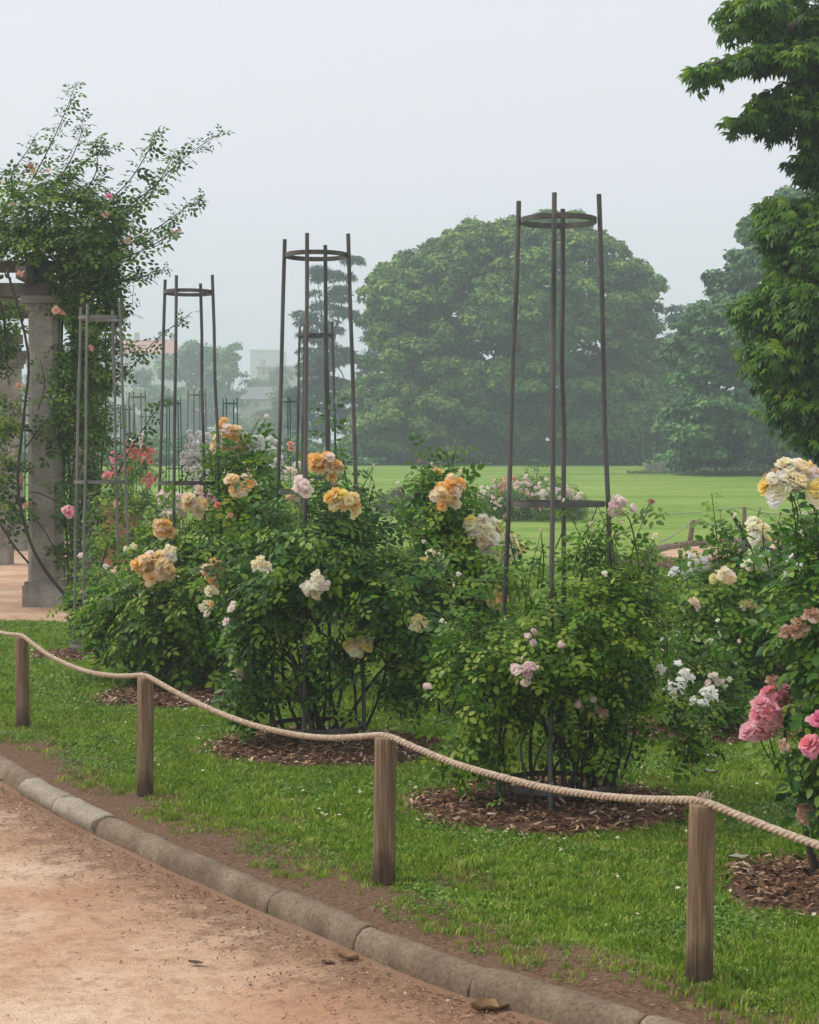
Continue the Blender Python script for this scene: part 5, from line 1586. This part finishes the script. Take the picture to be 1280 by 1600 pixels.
_, counts['con2'] = far_tree('conifer_tree', 'smaller hazy tree squeezed between the conifer and the domed tree', 'tree',
    [(556, 724), (558, 560), (562, 480), (572, 446), (588, 452), (596, 500), (600, 724)],
    132, 2.0, 46, (.5, 1.0), 60, (.28, .5), 'conifer', 577, tpl=FROND, jitter=.2, kw=dict(sq=.6), n_limbs=6, trunk_r=.3)
_, counts['left1'] = far_tree('ash_tree', 'misty tree with a thin airy top beyond the green obelisks', 'tree',
    [(190, 740), (196, 620), (225, 580), (262, 556), (292, 534), (318, 516), (342, 522), (362, 545), (372, 580), (368, 630), (395, 690), (395, 740)],
    235, 6.5, 105, (1.1, 2.4), 15, (.5, .85), 'far_leaf', 300, jitter=.5, trunk_r=.4)
_, counts['left1b'] = far_tree('ash_tree', 'half bare misty tree with lacy twigs beside the airy one', 'tree',
    [(340, 720), (335, 600), (345, 550), (362, 530), (380, 560), (386, 600), (376, 640), (380, 720)],
    228, 3.2, 34, (.7, 1.4), 10, (.4, .7), 'far_leaf', 356, jitter=.4, trunk_r=.3, n_limbs=20)
_, counts['left2'] = far_tree('garden_tree', 'yellowish misty tree below the chimneyed house', 'tree',
    [(350, 740), (362, 650), (395, 640), (420, 625), (452, 600), (470, 640), (470, 740)],
    210, 4.5, 70, (.9, 2.0), 17, (.45, .75), 'pale_leaf', 420, jitter=.4, trunk_r=.3)
_, counts['left3'] = far_tree('garden_tree', 'pale misty treetops in front of the beige house', 'tree',
    [(370, 690), (372, 618), (392, 592), (420, 578), (440, 566), (462, 580), (470, 690)],
    285, 6.0, 60, (1.2, 2.4), 13, (.5, .9), 'pale_leaf', 425, jitter=.4, trunk_r=.3)
_, counts['left4'] = far_tree('garden_tree', 'blue-green misty tree behind the stone columns', 'tree',
    [(-420, 740), (-400, 590), (-260, 550), (-140, 575), (-80, 560), (-20, 545), (60, 555), (130, 575), (180, 585), (215, 560), (240, 580), (240, 740)],
    250, 7.5, 250, (1.2, 2.7), 11, (.5, .9), 'far_leaf', 80, jitter=.5, trunk_r=.4)
_, counts['hedge'] = far_tree('shrub_belt', 'low dark shrubs along the far edge of the lawn under the conifers', 'shrubs',
    [(-420, 745), (-420, 690), (-200, 676), (-60, 690), (120, 672), (300, 690), (440, 680), (600, 700), (605, 735), (400, 745)], 104, 2.5, 220, (.5, 1.2), 45, (.26, .42), 'far_leaf', 300, jitter=.4, trunk_r=.2, n_limbs=3)
_, counts['hedge3'] = far_tree('shrub_belt', 'shaded undergrowth below the huge domed tree', 'shrubs',
    [(540, 730), (552, 668), (600, 676), (680, 690), (780, 694), (900, 690), (1000, 684), (1042, 680), (1046, 730)], 106, 1.6, 90, (.5, 1.2), 60, (.24, .4), 'far_leaf', 700, jitter=.4, trunk_r=.2, n_limbs=3)
_, counts['hedge2'] = far_tree('shrub_belt', 'low blue-green shrubs behind the paling fence', 'shrubs',
    [(1000, 735), (1010, 700), (1090, 705), (1180, 694), (1230, 690), (1270, 680), (1400, 690), (1400, 735)], 88, 1.6, 60, (.4, .9), 70, (.22, .36), 'far_leaf', 1200, jitter=.3, trunk_r=.15, n_limbs=3)

def chestnut():
    Y = 18.0
    b = atY(1560, 800, Y + .8); base = np.array((b[0], Y + .8, 0))
    root = empty('chestnut_tree', base, 'large chestnut tree leaning in from the right with drooping fingered leaves', 'tree')
    polys = [([(1122, 22), (1150, -10), (1200, -60), (1340, -80), (1340, 55), (1220, 58), (1160, 66), (1140, 40)], .7, 30, 0),
             ([(1070, 122), (1092, 104), (1130, 84), (1180, 62), (1340, 40), (1340, 118), (1210, 100), (1150, 106), (1108, 116)], .6, 34, -.3),
             ([(1146, 205), (1152, 174), (1184, 150), (1232, 118), (1340, 96), (1340, 206), (1240, 192), (1195, 205)], .6, 34, -.1),
             ([(1238, 272), (1248, 244), (1264, 212), (1340, 190), (1340, 296), (1262, 280)], .5, 18, .2),
             ([(1232, 10), (1300, -20), (1340, 120), (1340, 300), (1285, 300), (1255, 220), (1262, 120)], .8, 40, .4),
             ([(1186, 352), (1205, 318), (1252, 300), (1340, 285), (1400, 500), (1340, 690), (1262, 694), (1246, 660), (1215, 636), (1222, 592), (1170, 578), (1176, 540), (1186, 505), (1156, 466), (1192, 442), (1222, 405), (1196, 372)], 1.2, 210, 0)]
    Ps, Ns, Ds, Ss, As = [], [], [], [], []
    tips = []
    for poly, T, n, dy in polys:
        sh = Shape(poly, Y + dy, T)
        W, Nn, rr = puffs(sh, n if n > 100 else int(n * 1.7), (.14, .34) if n > 100 else (.08, .17), .7, .65, .04)
        for c, nn, r in zip(W, Nn, rr):
            m = int((80 if n > 100 else 58) * r / .25)
            d = unit(RNG.normal(0, 1, (m, 3)) + nn * .5 + np.array((0, 0, .25)))
            P = c + d * r * RNG.uniform(.4, 1.1, m)[:, None] * (1.1, 1.1, .75)
            tone = RNG.normal(0, .12)
            Ps.append(P); Ns.append(unit(d * .35 + np.array((0, -.15, .8)) + RNG.normal(0, .35, (m, 3))))
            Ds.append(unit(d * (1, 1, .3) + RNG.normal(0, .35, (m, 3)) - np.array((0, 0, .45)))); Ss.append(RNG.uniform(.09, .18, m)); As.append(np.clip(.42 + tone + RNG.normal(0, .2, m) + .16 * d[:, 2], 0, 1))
        tips.append((W, sh))
    P, Nn, D, S, A = [np.concatenate(q) for q in (Ps, Ns, Ds, Ss, As)]
    Rm = frames(Nn, D)
    vis = np.where((P[:, 0] / P[:, 1] * F + 640) < 1290)[0]
    idx = vis[np.argsort(P[vis, 1] + RNG.normal(0, .3, len(vis)))[:260]]
    leaf_objects(root, P[idx], Rm[idx], S[idx], A[idx], CHEST, M['chestnut_leaf'])
    keep = np.ones(len(P), bool); keep[idx] = False
    V, Fc, At = scatter(CHEST[0], CHEST[1], Rm[keep], P[keep], S[keep], A[keep])
    o = obj('crown', V, Fc, M['chestnut_leaf'], root, False, {'rnd': At}); o['kind'] = 'stuff'
    counts['chestnut'] = len(P)
    H = 7.5
    C = curve_pts([base + (0, 0, -.3), base + (.05, 0, 2.5), base + (-.1, 0, H)], 14)
    V, Fc = tube(C, np.linspace(.42, .15, 14), 12); obj('trunk', V, Fc, M['bark'], root, True)
    for pix, z0, r, dy in (([(1300, 60), (1200, 75), (1130, 95), (1085, 116)], 4.6, .07, -.3), ([(1300, -5), (1220, 10), (1150, 25)], 5.2, .06, 0), ([(1320, 150), (1240, 165), (1160, 195)], 4.2, .06, -.1), ([(1330, 250), (1290, 250), (1250, 262)], 3.8, .05, .2),
                           ([(1360, 380), (1280, 370), (1210, 345)], 3.2, .07, 0), ([(1370, 470), (1280, 480), (1175, 468)], 2.9, .07, 0), ([(1370, 560), (1290, 565), (1190, 572)], 2.6, .06, -.2), ([(1370, 640), (1310, 650), (1265, 685)], 2.3, .06, 0)):
        pts = [C[int(z0 / H * 12) + 1]] + [atY(px, py, Y + dy) for px, py in pix]
        L = curve_pts(pts, 16); V, Fc = tube(L, np.linspace(r, .008, 16), 7); obj('limb', V, Fc, M['bark'], root, True)
chestnut()

# ------------------------------------------------------------------ far fence, posts, houses
def paling_fence():
    Y = 82.0
    a = atY(1005, 740, Y); b = atY(1235, 740, Y)
    root = empty('paling_fence', (a[0], Y, terrain(Y)), 'low pale paling fence at the far edge of the lawn', 'fence')
    mb = MB(); x = a[0]; z0 = terrain(Y)
    while x < b[0]:
        h = .58 + random.uniform(-.04, .04); w = random.uniform(.03, .05)
        if x - a[0] < .8: h -= .12 * (1 - (x - a[0]) / .8)
        mb.box((x, Y + random.uniform(-.03, .03), z0 + h / 2 - .03), (w, .02, h)); x += random.uniform(.055, .085)
    o = mb.build('pales', M['pale_wood'], root); o['kind'] = 'stuff'
    for dz in (.15, .45):
        V, Fc = tube([(a[0], Y + .03, z0 + dz), ((a[0] + b[0]) / 2, Y + .03, z0 + dz), (b[0], Y + .03, z0 + dz)], .008, 4); obj('wire', V, Fc, M['rope_far'], root)
    # rough grass left unmown at its foot
    n = 900
    P = np.stack([RNG.uniform(a[0] - .8, b[0], n), Y - RNG.uniform(.0, 1.2, n), np.full(n, z0 - .03)], 1)
    V, Fc, A = scatter(FROND[0], FROND[1], frames(RNG.normal(0, 1, (n, 3)) * (1, 1, .2), np.tile((0, 0, 1.0), (n, 1)) + RNG.normal(0, .25, (n, 3))), P, RNG.uniform(.10, .22, n), RNG.random(n))
    o = obj('rough_grass', V, Fc, M['pale_leaf'], None, False, {'rnd': A}); tag(o, 'unmown grass at the foot of the paling fence', 'grass', kind='stuff')
paling_fence()

def far_rope():
    specs = [(1078, 849, .44, 'short leaning post of the far rope fence beside the curved kerb', .12), (1163, 822, .46, 'upright grey post of the far rope fence on the open lawn', 0), (1253, 838, .47, 'orange-brown post of the far rope fence by the cream spray', 0)]
    tops = []
    for px, py, h, lab, lean in specs:
        p = at(px, py)
        V, Fc = post_mesh(h, .05, None, px, 14, 5); V[:, 0] += V[:, 2] * lean
        o = bpy.data.objects.new('rope_post', mesh_np('rope_post', V, Fc, M['post_wood'], True)); o.location = p; COL.objects.link(o)
        tag(o, lab, 'post', 'posts of the far rope fence'); tops.append(p + (h * lean, 0, h + .01))
    def line(a, b, sag, lab):
        P = [a + (b - a) * t - np.array((0, 0, sag * 4 * t * (1 - t))) for t in np.linspace(0, 1, 24)]
        V, Fc = tube(P, .013, 5); tag(obj('rope', V, Fc, M['rope_far'], None, True), lab, 'rope', 'ropes of the far fence')
    line(tops[0], at(1030, 856) + (0, 0, .1), .05, 'thin rope dropping from the leaning far post')
    line(tops[0], tops[2], .22, 'thin rope slung between the leaning and orange-brown far posts')
    line(tops[1], np.array((3.6, 44.0, .40)), .20, 'long thin rope running from the grey far post across the lawn')
    line(tops[1], np.array((9.8, 40.5, .45)), .18, 'thin rope running from the grey far post behind the cream spray')
far_rope()

def house(name, label, px0, px1, y_eave, y_ridge, Y, depth, wall, roof, rot=0.0, hip=0.0, chim=(), wins=(), gable_end=False, flat=False):
    a, b = atY(px0, y_eave, Y), atY(px1, y_eave, Y)
    ze = a[2]; zr = atY(px0, y_ridge, Y)[2]; zb = terrain(Y) - .3
    x0, x1 = a[0], b[0]
    root = empty(name, ((x0 + x1) / 2, Y, zb), label, 'building')
    mb = MB(); mb.box(((x0 + x1) / 2, Y + depth / 2, (zb + ze) / 2), (x1 - x0, depth, ze - zb)); mb.build('wall', wall, root)
    if flat:
        mb = MB(); mb.box(((x0 + x1) / 2, Y + depth / 2, ze + .25), (x1 - x0 + .5, depth + .5, .5)); rf = mb.build('roof', roof, root)
    else:
        o = .5; h = hip
        V = [(x0 - o, Y - o, ze), (x1 + o, Y - o, ze), (x1 + o, Y + depth + o, ze), (x0 - o, Y + depth + o, ze), (x0 - o + h, Y + depth / 2, zr), (x1 + o - h, Y + depth / 2, zr)]
        rf = obj('roof', np.array(V), [(0, 1, 5, 4), (2, 3, 4, 5), (1, 2, 5), (3, 0, 4), (0, 3, 2, 1)], roof, root)
    for cx, ch in chim:
        c = atY(cx, y_ridge, Y); mb = MB(); mb.box((c[0], Y + depth * .5, zr + ch / 2 - .6), (1.0, .9, ch + 1.2)); mb.build('chimney', M['render_buff'], rf)
    for px, py, w, h in wins:
        c = atY(px, py, Y); mb = MB(); mb.box((c[0], Y - .02, c[2]), (w, .1, h)); win = mb.build('window', M['render_pale'], root)
        mb = MB(); mb.box((c[0], Y - .06, c[2]), (w * .84, .1, h * .86)); mb.build('pane', M['window_glass'], win)
house('apartment_house', 'misty house with a big red tiled hipped roof above the far trees', 165, 284, 553, 527, 345, 15, M['render_pale'], M['roof_red'], hip=3.5, chim=((243, 1.6), (262, 1.4), (205, 1.5)), wins=[(px, 562, 1.3, 2.0) for px in (180, 200, 222, 246, 268)])
house('apartment_house', 'misty neighbouring house with a violet-grey roof behind the columns', 90, 200, 555, 528, 365, 15, M['render_pale'], M['roof_grey'], hip=3.0, chim=((150, 1.5),), wins=[(px, 566, 1.3, 2.0) for px in (110, 140, 165)])
house('tower_block', 'pale flat-roofed block fading into the haze', 391, 440, 549, 548, 460, 18, M['render_pale'], M['render_pale'], flat=True)
house('town_house', 'beige house with a square chimney above the misty treetops', 402, 470, 574, 568, 335, 13, M['render_buff'], M['roof_grey'], chim=((407, 1.2),), wins=[(px, 582, .9, 1.3) for px in (412, 426)])
house('garden_house', 'low grey-roofed house with a white gable among the misty trees', 372, 432, 624, 602, 245, 11, M['render_pale'], M['roof_grey'], hip=1.0, wins=[(376, 630, .6, .8), (388, 630, .6, .8), (402, 632, .6, .8)])

# ------------------------------------------------------------------ morning haze
def haze():
    mb = MB(); mb.box((0, 240, 17.0), (700, 640, 38.0))
    m = bpy.data.materials.new('haze'); m.use_nodes = True
    nt = m.node_tree
    for n in list(nt.nodes): nt.nodes.remove(n)
    out = nt.nodes.new('ShaderNodeOutputMaterial')
    pv = nt.nodes.new('ShaderNodeVolumePrincipled')
    pv.inputs['Color'].default_value = (.77, .875, .985, 1)
    pv.inputs['Density'].default_value = 0.0022
    pv.inputs['Anisotropy'].default_value = 0.0
    nt.links.new(pv.outputs['Volume'], out.inputs['Volume'])
    tag(mb.build('haze', m), kind='stuff')
haze()
print('LEAVES', counts, 'BLOOMS', BLOOM_COUNT[0])
